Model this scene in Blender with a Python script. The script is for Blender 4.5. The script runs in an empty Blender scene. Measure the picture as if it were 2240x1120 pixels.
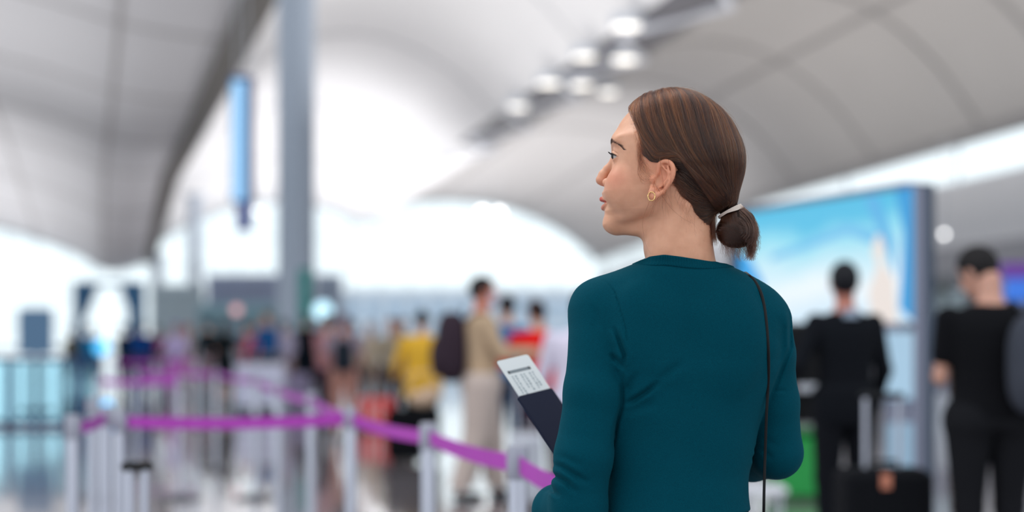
import bpy, math, random
import numpy as np
from mathutils import Vector

# ------------------------------------------------------------------ camera, sky, exposure
F = 3111.0                    # focal length in pixels of the 2240x1120 frame
EYE = 1.28                    # camera height
HOR = 745.0                   # horizon row
scene = bpy.context.scene
COL = scene.collection
cam_d = bpy.data.cameras.new('camera')
cam = bpy.data.objects.new('camera', cam_d)
COL.objects.link(cam)
cam.location = (0, 0, EYE)
cam.rotation_euler = (math.pi / 2, 0, 0)
cam_d.sensor_fit = 'HORIZONTAL'
cam_d.sensor_width = 36.0
cam_d.lens = 36.0 * F / 2240.0
cam_d.shift_y = (HOR - 560.0) / 2240.0
cam_d.clip_start = 0.05
cam_d.clip_end = 2000
cam_d.dof.use_dof = True
cam_d.dof.focus_distance = 2.245
cam_d.dof.aperture_fstop = (cam_d.lens / 1000.0) / 0.0325
scene.camera = cam

world = bpy.data.worlds.new('sky')
scene.world = world
world.use_nodes = True
wn = world.node_tree
bg = wn.nodes['Background']
tc = wn.nodes.new('ShaderNodeTexCoord')
sep = wn.nodes.new('ShaderNodeSeparateXYZ')
wn.links.new(tc.outputs['Generated'], sep.inputs[0])
rmp = wn.nodes.new('ShaderNodeValToRGB')
rmp.color_ramp.elements[0].position = 0.0
rmp.color_ramp.elements[0].color = (0.86, 0.95, 1.0, 1)
rmp.color_ramp.elements[1].position = 0.5
rmp.color_ramp.elements[1].color = (0.93, 0.96, 1.0, 1)
wn.links.new(sep.outputs[2], rmp.inputs[0])
wn.links.new(rmp.outputs[0], bg.inputs[0])
bg.inputs[1].default_value = 1.38

vs = scene.view_settings
vs.view_transform = 'Standard'
vs.look = 'None'
vs.gamma = 1.0
vs.exposure = 0.0
vs.use_curve_mapping = False


def area_light(name, loc, rot, sx, sy, power, color=(1, 1, 1)):
    d = bpy.data.lights.new(name, 'AREA')
    d.shape = 'RECTANGLE'
    d.size = sx
    d.size_y = sy
    d.energy = power
    d.color = color
    o = bpy.data.objects.new(name, d)
    o.location = loc
    o.rotation_euler = rot
    COL.objects.link(o)
    return o


# unseen fill lights added to brighten the vaults, as their indirect uplights would
area_light('vault_fill_uplight', (0, 50, 7.2), (math.pi, 0, math.radians(14)), 12, 50, 2900, (1, 0.985, 0.97))
area_light('vault_fill_uplight', (-17, 118, 6.5), (math.pi, 0, math.radians(14)), 12, 60, 5200, (1, 0.985, 0.98))
area_light('vault_fill_uplight', (12, 50, 6.2), (math.pi, 0, math.radians(10)), 9, 50, 1500, (1, 0.95, 0.88))
area_light('vault_fill_uplight', (-1, 115, 6.2), (math.pi, 0, math.radians(12)), 9, 60, 4300, (1, 0.98, 0.97))
area_light('vault_fill_uplight', (-26, 50, 5.5), (math.pi, 0, math.radians(16)), 16, 50, 3700, (1, 0.985, 0.97))
area_light('vault_fill_uplight', (-48, 115, 5.5), (math.pi, 0, math.radians(16)), 16, 60, 5600, (1, 0.985, 0.97))
# unseen area light added high on the left, aimed at the woman
area_light('woman_fill_light', (-2.6, 4.0, 6.0), (math.radians(-20), math.radians(-28), 0), 3.0, 3.0, 130, (1, 0.97, 0.93))

# ------------------------------------------------------------------ helpers


def W(px, py, D):
    """point seen at pixel (px,py) at depth D"""
    return np.array([(px - 1120.0) * D / F, D, EYE + (HOR - py) * D / F])


def srgb(r, g, b):
    def c(v):
        v /= 255.0
        return v / 12.92 if v <= 0.04045 else ((v + 0.055) / 1.055) ** 2.4
    return (c(r), c(g), c(b), 1.0)


MATS = {}


def mat(name, color, rough=0.6, metal=0.0, emit=None, estr=0.0, noise=0.0, nscale=20.0, bump=0.0, bscale=200.0, spec=0.5, sheen=0.0, sss=0.0, trans=0.0):
    if name in MATS:
        return MATS[name]
    m = bpy.data.materials.new(name)
    m.use_nodes = True
    nt = m.node_tree
    b = nt.nodes['Principled BSDF']
    b.inputs['Base Color'].default_value = color
    b.inputs['Roughness'].default_value = rough
    b.inputs['Metallic'].default_value = metal
    b.inputs['Specular IOR Level'].default_value = spec
    if sheen:
        b.inputs['Sheen Weight'].default_value = sheen
    if trans:
        b.inputs['Transmission Weight'].default_value = trans
    if emit:
        b.inputs['Emission Color'].default_value = emit
        b.inputs['Emission Strength'].default_value = estr
    g = None
    if noise or bump:
        g = nt.nodes.new('ShaderNodeTexCoord')
    if noise:
        n = nt.nodes.new('ShaderNodeTexNoise')
        n.inputs['Scale'].default_value = nscale
        n.inputs['Detail'].default_value = 3
        nt.links.new(g.outputs['Object'], n.inputs['Vector'])
        mx = nt.nodes.new('ShaderNodeMix')
        mx.data_type = 'RGBA'
        mx.inputs[6].default_value = tuple(min(1, c * (1 - noise)) for c in color[:3]) + (1,)
        mx.inputs[7].default_value = tuple(min(1, c * (1 + noise)) for c in color[:3]) + (1,)
        nt.links.new(n.outputs['Fac'], mx.inputs[0])
        nt.links.new(mx.outputs[2], b.inputs['Base Color'])
    if bump:
        n2 = nt.nodes.new('ShaderNodeTexNoise')
        n2.inputs['Scale'].default_value = bscale
        nt.links.new(g.outputs['Object'], n2.inputs['Vector'])
        bp = nt.nodes.new('ShaderNodeBump')
        bp.inputs['Strength'].default_value = bump
        bp.inputs['Distance'].default_value = 0.001
        nt.links.new(n2.outputs['Fac'], bp.inputs['Height'])
        nt.links.new(bp.outputs['Normal'], b.inputs['Normal'])
    MATS[name] = m
    return m


def props(o, label=None, cat=None, group=None, kind=None):
    if label:
        o['label'] = label
    if cat:
        o['category'] = cat
    if group:
        o['group'] = group
    if kind:
        o['kind'] = kind
    return o


def empty(name, loc, label, cat, group=None, rz=0.0):
    o = bpy.data.objects.new(name, None)
    o.empty_display_size = 0.1
    o.location = loc
    o.rotation_euler = (0, 0, rz)
    COL.objects.link(o)
    return props(o, label, cat, group)


def mesh_np(name, V, Q, m, parent=None, smooth=True, world_space=True):
    """V (n,3) array, Q list/array of faces"""
    me = bpy.data.meshes.new(name)
    V = np.asarray(V, dtype=np.float32)
    if isinstance(Q, np.ndarray):
        nf, k = Q.shape
        me.vertices.add(len(V))
        me.vertices.foreach_set('co', V.ravel())
        me.loops.add(nf * k)
        me.loops.foreach_set('vertex_index', Q.astype(np.int32).ravel())
        me.polygons.add(nf)
        me.polygons.foreach_set('loop_start', np.arange(0, nf * k, k, dtype=np.int32))
        me.polygons.foreach_set('loop_total', np.full(nf, k, dtype=np.int32))
        me.update(calc_edges=True)
        me.validate()
    else:
        me.from_pydata([tuple(map(float, v)) for v in V], [], [tuple(int(i) for i in q) for q in Q])
        me.update()
    me.polygons.foreach_set('use_smooth', np.full(len(me.polygons), smooth, dtype=bool))
    o = bpy.data.objects.new(name, me)
    if m is not None:
        me.materials.append(m)
    COL.objects.link(o)
    if parent is not None:
        o.parent = parent
        if world_space:
            p = parent
            Mw = loc_matrix(p)
            o.matrix_parent_inverse = Mw.inverted()
    return o


def loc_matrix(p):
    from mathutils import Matrix
    M = Matrix.Translation(p.location) @ p.rotation_euler.to_matrix().to_4x4()
    if p.parent is not None:
        M = loc_matrix(p.parent) @ p.matrix_parent_inverse @ M
    return M


class MB:
    """collects simple solids into one mesh"""

    def __init__(self):
        self.v = []
        self.f = []

    def add(self, vs_, fs_):
        n = len(self.v)
        self.v += [tuple(map(float, v)) for v in vs_]
        self.f += [tuple(i + n for i in f) for f in fs_]

    def box(self, c, s, rz=0.0, bev=0.0):
        cx, cy, cz = c
        hx, hy, hz = s[0] / 2, s[1] / 2, s[2] / 2
        ca, sa = math.cos(rz), math.sin(rz)
        b = min(bev, hx * 0.9, hy * 0.9, hz * 0.9)
        rings = []
        if b > 0:
            lv = [(-hz, b), (-hz + b, 0), (hz - b, 0), (hz, b)]
            for z, ins in lv:
                r = []
                x_, y_ = hx - ins, hy - ins
                k = b
                for (sx, sy) in ((1, 1), (-1, 1), (-1, -1), (1, -1)):
                    if sx * sy > 0:
                        r += [(sx * x_, sy * (y_ - k * .6)), (sx * (x_ - k * .6), sy * y_)]
                    else:
                        r += [(sx * (x_ - k * .6), sy * y_), (sx * x_, sy * (y_ - k * .6))]
                rings.append([(cx + x * ca - y * sa, cy + x * sa + y * ca, cz + z) for x, y in r])
        else:
            for z in (-hz, hz):
                r = [(hx, hy), (-hx, hy), (-hx, -hy), (hx, -hy)]
                rings.append([(cx + x * ca - y * sa, cy + x * sa + y * ca, cz + z) for x, y in r])
        self.loft(rings)

    def loft(self, rings, cap=True, closed=True):
        n = len(rings[0])
        vs_ = [p for r in rings for p in r]
        fs_ = []
        for i in range(len(rings) - 1):
            for j in range(n if closed else n - 1):
                a = i * n + j
                b = i * n + (j + 1) % n
                fs_.append((a, b, b + n, a + n))
        if cap:
            fs_.append(tuple(range(n))[::-1])
            fs_.append(tuple((len(rings) - 1) * n + j for j in range(n)))
        self.add(vs_, fs_)

    def lathe(self, c, prof, n=24):
        """prof list of (r,z)"""
        rings = []
        for r, z in prof:
            rings.append([(c[0] + r * math.cos(2 * math.pi * k / n), c[1] + r * math.sin(2 * math.pi * k / n), c[2] + z) for k in range(n)])
        self.loft(rings)

    def tube(self, pts, rad, n=8, flat=None, up=(0, 0, 1)):
        pts = [Vector(p) for p in pts]
        rings = []
        prev = None
        for i, p in enumerate(pts):
            t = (pts[min(i + 1, len(pts) - 1)] - pts[max(i - 1, 0)]).normalized()
            if prev is None:
                a = t.cross(Vector(up))
                if a.length < 1e-4:
                    a = t.cross(Vector((1, 0, 0)))
                a.normalize()
            else:
                a = (prev - t * prev.dot(t)).normalized()
            prev = a
            b = t.cross(a)
            r = rad[i] if hasattr(rad, '__len__') else rad
            fl = flat if flat else 1.0
            rings.append([p + a * (r * math.cos(2 * math.pi * k / n)) + b * (r * fl * math.sin(2 * math.pi * k / n)) for k in range(n)])
        self.loft(rings)

    def build(self, name, m, parent=None, smooth=False, bevel=0.0):
        o = mesh_np(name, np.array(self.v), self.f, m, parent, smooth)
        if smooth:
            # smooth only soft angles
            me = o.data
            me.set_sharp_from_angle(angle=math.radians(40))
        return o


# ------------------------------------------------------------------ implicit surfaces


def smin(a, b, k):
    h = np.maximum(k - np.abs(a - b), 0.0) / k
    return np.minimum(a, b) - h * h * k * 0.25


def smax(a, b, k):
    return -smin(-a, -b, k)


def ell(x, y, z, c, r):
    dx, dy, dz = (x - c[0]), (y - c[1]), (z - c[2])
    k0 = np.sqrt((dx / r[0]) ** 2 + (dy / r[1]) ** 2 + (dz / r[2]) ** 2)
    k1 = np.sqrt((dx / r[0] ** 2) ** 2 + (dy / r[1] ** 2) ** 2 + (dz / r[2] ** 2) ** 2) + 1e-9
    return k0 * (k0 - 1.0) / k1


def seg(x, y, z, a, b, ra, rb):
    ba = [b[i] - a[i] for i in range(3)]
    L2 = sum(c * c for c in ba) + 1e-12
    t = ((x - a[0]) * ba[0] + (y - a[1]) * ba[1] + (z - a[2]) * ba[2]) / L2
    t = np.clip(t, 0, 1)
    return np.sqrt((x - a[0] - t * ba[0]) ** 2 + (y - a[1] - t * ba[1]) ** 2 + (z - a[2] - t * ba[2]) ** 2) - (ra + (rb - ra) * t)


def chain(x, y, z, pts, k=None):
    """pts list of (x,y,z,r)"""
    f = None
    for a, b in zip(pts[:-1], pts[1:]):
        s = seg(x, y, z, a[:3], b[:3], a[3], b[3])
        f = s if f is None else (np.minimum(f, s) if k is None else smin(f, s, k))
    return f


def surf(fn, lo, hi, h, newton=2):
    """sparse-block surface nets of the zero set of fn(x,y,z)"""
    lo = np.array(lo, float)
    hi = np.array(hi, float)
    B = 8
    nb = np.ceil((hi - lo) / (h * B)).astype(int)
    n = nb * B + 1
    # coarse block test at block centres
    cx = [lo[i] + (np.arange(nb[i]) + 0.5) * B * h for i in range(3)]
    X, Y, Z = np.meshgrid(*cx, indexing='ij')
    fc = fn(X.ravel(), Y.ravel(), Z.ravel()).reshape(nb)
    diag = B * h * 0.9
    act = np.abs(fc) < diag * 1.8
    Fd = np.where(np.repeat(np.repeat(np.repeat(fc, B, 0), B, 1), B, 2) < 0, -1.0, 1.0).astype(np.float32)
    Fg = np.ones(n, dtype=np.float32)
    Fg[:-1, :-1, :-1] = Fd
    del Fd
    idx = np.argwhere(act)
    ar = np.arange(B + 1)
    gi, gj, gk = np.meshgrid(ar, ar, ar, indexing='ij')
    off = np.stack([gi.ravel(), gj.ravel(), gk.ravel()], 1)
    CH = 1500
    for s in range(0, len(idx), CH):
        ids = (idx[s:s + CH, None, :] * B + off[None]).reshape(-1, 3)
        P = lo + ids * h
        v = fn(P[:, 0], P[:, 1], P[:, 2])
        Fg[ids[:, 0], ids[:, 1], ids[:, 2]] = v
    Fg[0] = np.abs(Fg[0]) + 1e-4; Fg[-1] = np.abs(Fg[-1]) + 1e-4
    Fg[:, 0] = np.abs(Fg[:, 0]) + 1e-4; Fg[:, -1] = np.abs(Fg[:, -1]) + 1e-4
    Fg[:, :, 0] = np.abs(Fg[:, :, 0]) + 1e-4; Fg[:, :, -1] = np.abs(Fg[:, :, -1]) + 1e-4
    S = Fg < 0
    cnt = np.zeros(n - 1, dtype=np.int8)
    for a in (0, 1):
        for b in (0, 1):
            for c in (0, 1):
                cnt += S[a:n[0] - 1 + a, b:n[1] - 1 + b, c:n[2] - 1 + c]
    cells = np.argwhere((cnt > 0) & (cnt < 8))
    vid = np.full(n - 1, -1, dtype=np.int32)
    vid[cells[:, 0], cells[:, 1], cells[:, 2]] = np.arange(len(cells))
    acc = np.zeros((len(cells), 3))
    wgt = np.zeros(len(cells))
    corners = [(a, b, c) for a in (0, 1) for b in (0, 1) for c in (0, 1)]
    for ax in range(3):
        for a in (0, 1):
            for b in (0, 1):
                o0 = [0, 0, 0]
                oth = [i for i in range(3) if i != ax]
                o0[oth[0]] = a
                o0[oth[1]] = b
                o1 = list(o0)
                o1[ax] = 1
                f0 = Fg[cells[:, 0] + o0[0], cells[:, 1] + o0[1], cells[:, 2] + o0[2]]
                f1 = Fg[cells[:, 0] + o1[0], cells[:, 1] + o1[1], cells[:, 2] + o1[2]]
                cr = (f0 < 0) != (f1 < 0)
                t = np.where(cr, f0 / (f0 - f1 + 1e-12), 0)
                p = np.array(o0, float)[None, :] + np.zeros((len(cells), 3))
                p[:, ax] += t
                acc += p * cr[:, None]
                wgt += cr
    V = lo + (cells + acc / wgt[:, None]) * h
    quads = []
    for ax in range(3):
        oth = [i for i in range(3) if i != ax]
        s0 = [slice(None)] * 3
        s1 = [slice(None)] * 3
        s0[ax] = slice(0, n[ax] - 1)
        s1[ax] = slice(1, n[ax])
        a = S[tuple(s0)]
        b = S[tuple(s1)]
        e = np.argwhere(a != b)
        keep = (e[:, oth[0]] > 0) & (e[:, oth[1]] > 0) & (e[:, oth[0]] < n[oth[0]] - 1) & (e[:, oth[1]] < n[oth[1]] - 1)
        e = e[keep]
        ins = a[e[:, 0], e[:, 1], e[:, 2]]

        def cid(d0, d1):
            q = e.copy()
            q[:, oth[0]] -= d0
            q[:, oth[1]] -= d1
            return vid[q[:, 0], q[:, 1], q[:, 2]]
        q = np.stack([cid(1, 1), cid(0, 1), cid(0, 0), cid(1, 0)], 1)
        fl = ins if ax != 1 else ~ins
        q[~fl] = q[~fl][:, ::-1]
        quads.append(q)
    Q = np.concatenate(quads)
    Q = Q[(Q >= 0).all(1)]
    # project on the surface
    for _ in range(newton):
        e = h * 0.25
        f0 = fn(V[:, 0], V[:, 1], V[:, 2])
        G = np.stack([fn(V[:, 0] + e, V[:, 1], V[:, 2]) - f0, fn(V[:, 0], V[:, 1] + e, V[:, 2]) - f0, fn(V[:, 0], V[:, 1], V[:, 2] + e) - f0], 1) / e
        g2 = (G ** 2).sum(1)
        st = (-f0 / np.maximum(g2, 0.15))[:, None] * G
        ln = np.linalg.norm(st, axis=1)
        lim = h * 0.6
        st *= np.minimum(1, lim / np.maximum(ln, 1e-9))[:, None]
        V = V + st
    return V, Q


def spline(pts, n):
    """Catmull-Rom through points, n samples"""
    P = np.array(pts, float)
    P = np.vstack([2 * P[0] - P[1], P, 2 * P[-1] - P[-2]])
    m = len(P) - 3
    t = np.linspace(0, m - 1e-6, n)
    i = t.astype(int)
    u = (t - i)[:, None]
    a, b, c, d = P[i], P[i + 1], P[i + 2], P[i + 3]
    return 0.5 * ((2 * b) + (-a + c) * u + (2 * a - 5 * b + 4 * c - d) * u ** 2 + (-a + 3 * b - 3 * c + d) * u ** 3)


def hair_obj(name, strands, m, parent, r0=0.00010, r1=0.00004, shade=None):
    """strands (n,k,3) world coordinates as a Curves object"""
    n, k, _ = strands.shape
    hc = bpy.data.hair_curves.new(name)
    hc.add_curves([k] * n)
    hc.attributes['position'].data.foreach_set('vector', strands.astype(np.float32).ravel())
    ra = hc.attributes.get('radius') or hc.attributes.new('radius', 'FLOAT', 'POINT')
    rr = np.tile(np.linspace(r0, r1, k).astype(np.float32), n)
    ra.data.foreach_set('value', rr)
    if shade is not None:
        sa = hc.attributes.new('shade', 'FLOAT', 'CURVE')
        sa.data.foreach_set('value', np.asarray(shade, dtype=np.float32))
    hc.materials.append(m)
    o = bpy.data.objects.new(name, hc)
    COL.objects.link(o)
    if parent is not None:
        o.parent = parent
        o.matrix_parent_inverse = loc_matrix(parent).inverted()
    return o
# ------------------------------------------------------------------ the terminal hall
DEND = 150.0
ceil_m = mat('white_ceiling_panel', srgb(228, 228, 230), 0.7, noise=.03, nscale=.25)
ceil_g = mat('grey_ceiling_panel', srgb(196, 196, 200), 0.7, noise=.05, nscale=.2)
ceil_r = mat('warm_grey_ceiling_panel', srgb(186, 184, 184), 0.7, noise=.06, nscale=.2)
edge_m = mat('dark_edge_beam', srgb(92, 88, 84), 0.6)
seam_m = mat('ceiling_seam', srgb(158, 156, 157), 0.7)
steel_m = mat('painted_steel', srgb(200, 206, 216), 0.5)


def railL(D):
    return (np.interp(D, [-10, 48.9, 80, 102.5, 150], [9.0, -8.5, -17.7, -24.4, -38]), np.interp(D, [0, 102, 150], [13, 13, 9.6]))


def railS(D):
    return (np.interp(D, [-10, 53, 114.7, 150], [20.3, 5.6, -8.85, -17]), 14.0)


def railR(D):
    return (np.interp(D, [-10, 56, 88.7, 150], [31.4, 20.3, 14.8, 4.5 + 4.2]), np.interp(D, [0, 150], [10, 10]))


def vault(name, rows, m, thick=.25, nd=40, nx=48, d0=14.0, d1=DEND):
    """rows(D) -> list of (X,z) across"""
    top, bot = [], []
    Ds = np.linspace(d0, d1, nd)
    for D in Ds:
        c = spline(rows(D), nx)
        bot.append(np.stack([c[:, 0], np.full(nx, D), c[:, 1]], 1))
    bot = np.array(bot)
    top = bot + np.array([0, 0, thick])
    V = np.concatenate([bot.reshape(-1, 3), top.reshape(-1, 3)])
    N = nd * nx
    f = []
    for i in range(nd - 1):
        for j in range(nx - 1):
            a = i * nx + j
            f.append((a, a + 1, a + 1 + nx, a + nx))
            f.append((N + a, N + a + nx, N + a + nx + 1, N + a + 1))
    for i in range(nd - 1):
        for j in (0, nx - 1):
            a = i * nx + j
            f.append((a, a + nx, N + a + nx, N + a))
    for j in range(nx - 1):
        for i in (0, nd - 1):
            a = i * nx + j
            f.append((a, a + 1, N + a + 1, N + a))
    o = mesh_np(name, V, f, m, None, True)
    o['kind'] = 'structure'
    return bot


def mixrow(D, near, far, d0=10.0, d1=DEND):
    t = (D - d0) / (d1 - d0)
    return [((1 - t) * a[0] + t * b[0], (1 - t) * a[1] + t * b[1]) for a, b in zip(near, far)]


def rowL(D):
    x, z = railL(D)
    offn = [(0, 0), (-4, 1.4), (-9, 2.4), (-16, 3.4), (-25, 4), (-42, 4)]
    offf = [(0, 0), (-4.4, -1.0), (-9, 1.2), (-16, 3.4), (-25, 5), (-42, 5.5)]
    o = mixrow(D, offn, offf)
    return [(x + a, z + b) for a, b in o][::-1]


def rowM(D):
    x0, z0 = railL(D)
    x1, z1 = railS(D)
    ts = [0, .18, .4, .62, .84, 1]
    hn = [1.2, 4.0, 6.4, 6.2, 3.6, 0]
    hf = [1.2, 2.6, 3.6, 3.4, 2.0, 0]
    k = (D - 10) / 140
    return [(x0 - .6 + (x1 - x0 + .6) * t, z0 + (z1 - z0) * t + (1 - k) * a + k * b) for t, a, b in zip(ts, hn, hf)]


SW = 2.6


def rowR(D):
    x0, z0 = railS(D)
    x0 += SW
    x1, z1 = railR(D)
    ts = [0, .16, .38, .6, .82, 1]
    hn = [0, 2.0, 3.6, 3.8, 2.4, 0]
    hf = [0, 2.3, 3.4, 3.6, 2.4, 0]
    k = (D - 10) / 140
    return [(x0 + (x1 - x0) * t, z0 + (z1 - z0) * t + (1 - k) * a + k * b) for t, a, b in zip(ts, hn, hf)]


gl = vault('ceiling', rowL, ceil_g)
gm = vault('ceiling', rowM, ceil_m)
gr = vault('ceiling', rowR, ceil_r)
def rowS(D):
    return [(railS(D)[0] + SW * t, 14.0 - .25 * math.sin(math.pi * t)) for t in (0, .33, .66, 1)]


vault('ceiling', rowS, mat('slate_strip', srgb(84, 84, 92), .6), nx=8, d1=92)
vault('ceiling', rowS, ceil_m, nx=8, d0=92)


def sweep(name, pts, w, h, m, kind='structure', drop=0.0):
    mb = MB()
    rings = []
    P = [Vector(p) for p in pts]
    for i, p in enumerate(P):
        t = (P[min(i + 1, len(P) - 1)] - P[max(i - 1, 0)]).normalized()
        s = t.cross(Vector((0, 0, 1))).normalized()
        u = s.cross(t)
        rings.append([p + s * (w / 2 * a) + u * (h / 2 * b - drop) for a, b in ((1, 1), (-1, 1), (-1, -1), (1, -1))])
    mb.loft(rings)
    o = mb.build(name, m, None)
    if kind:
        o['kind'] = kind
    return o


Ds = np.linspace(14, DEND, 60)
sweep('trim_1', [(railL(D)[0] - .25, D, railL(D)[1] + .05) for D in Ds], 1.1, .6, edge_m)
sweep('trim_2', [(railR(D)[0], D, railR(D)[1]) for D in Ds], .5, .5, mat('grey_edge', srgb(150, 148, 150), .6))
# panel seams of the vaults: ribs along and across
k = 3
for (g, cols, rws, w_) in ((gl, (12, 24, 36), (8, 12, 16, 20, 24, 29, 34), .16), (gr, (12, 30), (7, 9, 11, 13, 16, 19, 24), .24)):
    mb_ = None
    for j in cols:
        sweep('trim_%d' % k, [g[i, j] - np.array([0, 0, .02]) for i in range(g.shape[0])], w_, .12, seam_m)
        k += 1
    for i in rws:
        sweep('trim_%d' % k, [g[i, j] - np.array([0, 0, .02]) for j in range(g.shape[1])], w_, .12, seam_m)
        k += 1
for i in (9, 14, 19, 25, 31):
    sweep('trim_%d' % k, [gm[i, j] - np.array([0, 0, .02]) for j in range(gm.shape[1])], .14, .12, mat('pale_seam', srgb(196, 198, 202), .7))
    k += 1
# white braces crossing the dark strip
brace_m = mat('white_brace', srgb(206, 210, 220), .5)
for i, D in enumerate(np.arange(38, 90, 10.0)):
    x0, x1, x2 = railS(D)[0], railS(D + 5)[0], railS(D + 10)[0]
    sweep('trim_%d' % k, [(x0, D, 13.75), (x1 + SW, D + 5, 13.75)], .30, .22, brace_m); k += 1
    sweep('trim_%d' % k, [(x1 + SW, D + 5, 13.75), (x2, D + 10, 13.75)], .30, .22, brace_m); k += 1

# floor
floor_m = bpy.data.materials.new('polished_terrazzo')
floor_m.use_nodes = True
fn_ = floor_m.node_tree
fb = fn_.nodes['Principled BSDF']
ft = fn_.nodes.new('ShaderNodeTexCoord')
fz = fn_.nodes.new('ShaderNodeTexNoise')
fz.inputs['Scale'].default_value = .55
fz.inputs['Detail'].default_value = 5
fn_.links.new(ft.outputs['Object'], fz.inputs['Vector'])
fr = fn_.nodes.new('ShaderNodeValToRGB')
fr.color_ramp.elements[0].position = .3
fr.color_ramp.elements[0].color = srgb(126, 119, 122)
fr.color_ramp.elements[1].position = .7
fr.color_ramp.elements[1].color = srgb(154, 148, 153)
fn_.links.new(fz.outputs['Fac'], fr.inputs[0])
fbr = fn_.nodes.new('ShaderNodeTexBrick')
fbr.inputs['Scale'].default_value = 1.0
fbr.offset = 0.0
fbr.inputs['Mortar Size'].default_value = .006
fbr.inputs['Brick Width'].default_value = 1.2
fbr.inputs['Row Height'].default_value = 1.2
fbr.inputs['Mortar'].default_value = srgb(84, 80, 82)
fn_.links.new(ft.outputs['Object'], fbr.inputs['Vector'])
fn_.links.new(fr.outputs[0], fbr.inputs['Color1'])
fn_.links.new(fr.outputs[0], fbr.inputs['Color2'])
fn_.links.new(fbr.outputs['Color'], fb.inputs['Base Color'])
fb.inputs['Roughness'].default_value = .10
fb.inputs['Specular IOR Level'].default_value = .9
fb.inputs['Coat Weight'].default_value = .6
fb.inputs['Coat Roughness'].default_value = .04
fl = MB()
fl.box((-10, 66, -.1), (180, 180, .2))
fl.build('floor', floor_m, None)['kind'] = 'structure'

# columns
col_m = mat('grey_column', srgb(176, 188, 204), .55)
for (px, D, r, top) in ((648, 40, .525, 17.5), (426, 118, .53, 13.4), (346, 146, .50, 10.2)):
    mb = MB()
    x = (px - 1120) * D / F
    mb.lathe((x, D, 0), [(r + .12, 0), (r + .12, .25), (r, .3), (r, top - .6), (r + .25, top)], 40)
    o = mb.build('column', col_m, None, smooth=True)
    o['kind'] = 'structure'

# end wall: glazing under the arches, pale facade below
glass_m = bpy.data.materials.new('window_glass')
glass_m.use_nodes = True
gt = glass_m.node_tree
for n_ in list(gt.nodes):
    if n_.type == 'BSDF_PRINCIPLED':
        gt.nodes.remove(n_)
tr = gt.nodes.new('ShaderNodeBsdfTransparent')
tr.inputs[0].default_value = (.97, .985, .985, 1)
gg = gt.nodes.new('ShaderNodeBsdfGlossy')
gg.inputs['Roughness'].default_value = .02
lw = gt.nodes.new('ShaderNodeLayerWeight')
lw.inputs[0].default_value = .04
mxs = gt.nodes.new('ShaderNodeMixShader')
gt.links.new(lw.outputs['Fresnel'], mxs.inputs[0])
gt.links.new(tr.outputs[0], mxs.inputs[1])
gt.links.new(gg.outputs[0], mxs.inputs[2])
gt.links.new(mxs.outputs[0], [n_ for n_ in gt.nodes if n_.type == 'OUTPUT_MATERIAL'][0].inputs[0])
mull_m = mat('pale_mullion', srgb(214, 222, 232), .5)


def px2x(px, D):
    return (px - 1120) * D / F


wi = 1
for (a, b, zb, zt) in ((-300, 330, 0, 15), (330, 767, 0, 15), (767, 1660, 0, 17)):
    D = DEND + .5
    x0, x1 = px2x(a, D), px2x(b, D)
    g = MB()
    g.box(((x0 + x1) / 2, D, (zb + zt) / 2), (x1 - x0, .04, zt - zb))
    pane = g.build('window_%d' % wi, glass_m, None)
    pane['kind'] = 'structure'
    fr_ = MB()
    n_ = max(3, int((x1 - x0) / 3.0))
    for i in range(n_ + 1):
        fr_.box((x0 + (x1 - x0) * i / n_, D + .12, (zb + zt) / 2), (.10, .12, zt - zb))
    for j in range(1, 5):
        fr_.box(((x0 + x1) / 2, D + .12, zb + (zt - zb) * j / 5), (x1 - x0, .12, .10))
    fr_.build('window_frame', mull_m, pane)
    wi += 1

# pale terminal wing standing outside beyond the glass
fac = mat('pale_facade', srgb(206, 216, 228), .6, noise=.05, nscale=.4)
wd = 205.0
x0, x1 = px2x(560, wd), px2x(1500, wd)
t = empty('terminal_wing', ((x0 + x1) / 2, wd, 0), 'long pale blue-grey building outside, seen through the far windows above the queue', 'building')
ht_ = EYE + (HOR - 634) * wd / F
mb = MB()
mb.box(((x0 + x1) / 2, wd + 5, ht_ / 2), (x1 - x0, 10, ht_))
mb.build('wall', fac, t)
mb = MB()
mb.box(((x0 + x1) / 2, wd - .4, ht_ - .2), (x1 - x0 + 1, .8, .5))
mb.build('roof_edge', mat('white_rib', srgb(232, 236, 242), .5), t)
wn_m = mat('blue_grey_pane', srgb(158, 182, 204), .3)
for i in range(20):
    mb = MB()
    xx = x0 + (x1 - x0) * (i + .5) / 20
    mb.box((xx, wd - .05, 5.6), (1.9, .2, 1.7))
    mb.build('window', wn_m, t)
    mb = MB()
    mb.box((xx, wd - .05, 2.4), (1.9, .2, 1.7))
    mb.build('window', wn_m, t)
mb = MB()
mb.box((-10, 230, -.12), (320, 148, .2))
mb.build('ground_apron', mat('pale_concrete', srgb(190, 194, 198), .8), None)['kind'] = 'structure'

# right side wall under the vault edge, with a strip of clerestory glass
rw = {}
for (nm, z0, z1, m) in (('lower', 0, 4.2, mat('shop_front_grey', srgb(110, 114, 124), .5, noise=.2, nscale=.3)), ('fascia', 4.2, 5.4, mat('mid_grey_fascia', srgb(160, 160, 168), .5)), ('upper', 5.4, 8.2, mat('light_wall_band', srgb(226, 227, 232), .6))):
    mb = MB()
    rings = []
    for D in np.linspace(10, DEND, 30):
        x = railR(D)[0] + .2
        rings.append([(x, D, z0), (x + .4, D, z0), (x + .4, D, z1), (x, D, z1)])
    mb.loft(rings)
    if nm == 'lower':
        wr_ = mb.build('wall_right', m, None)
        wr_['kind'] = 'structure'
    else:
        mb.build('wall_' + nm, m, wr_)
mb = MB()
rings = []
for D in np.linspace(10, DEND, 30):
    x = railR(D)[0] + .05
    rings.append([(x, D, 8.2), (x + .04, D, 8.2), (x + .04, D, 9.95), (x, D, 9.95)])
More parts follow.
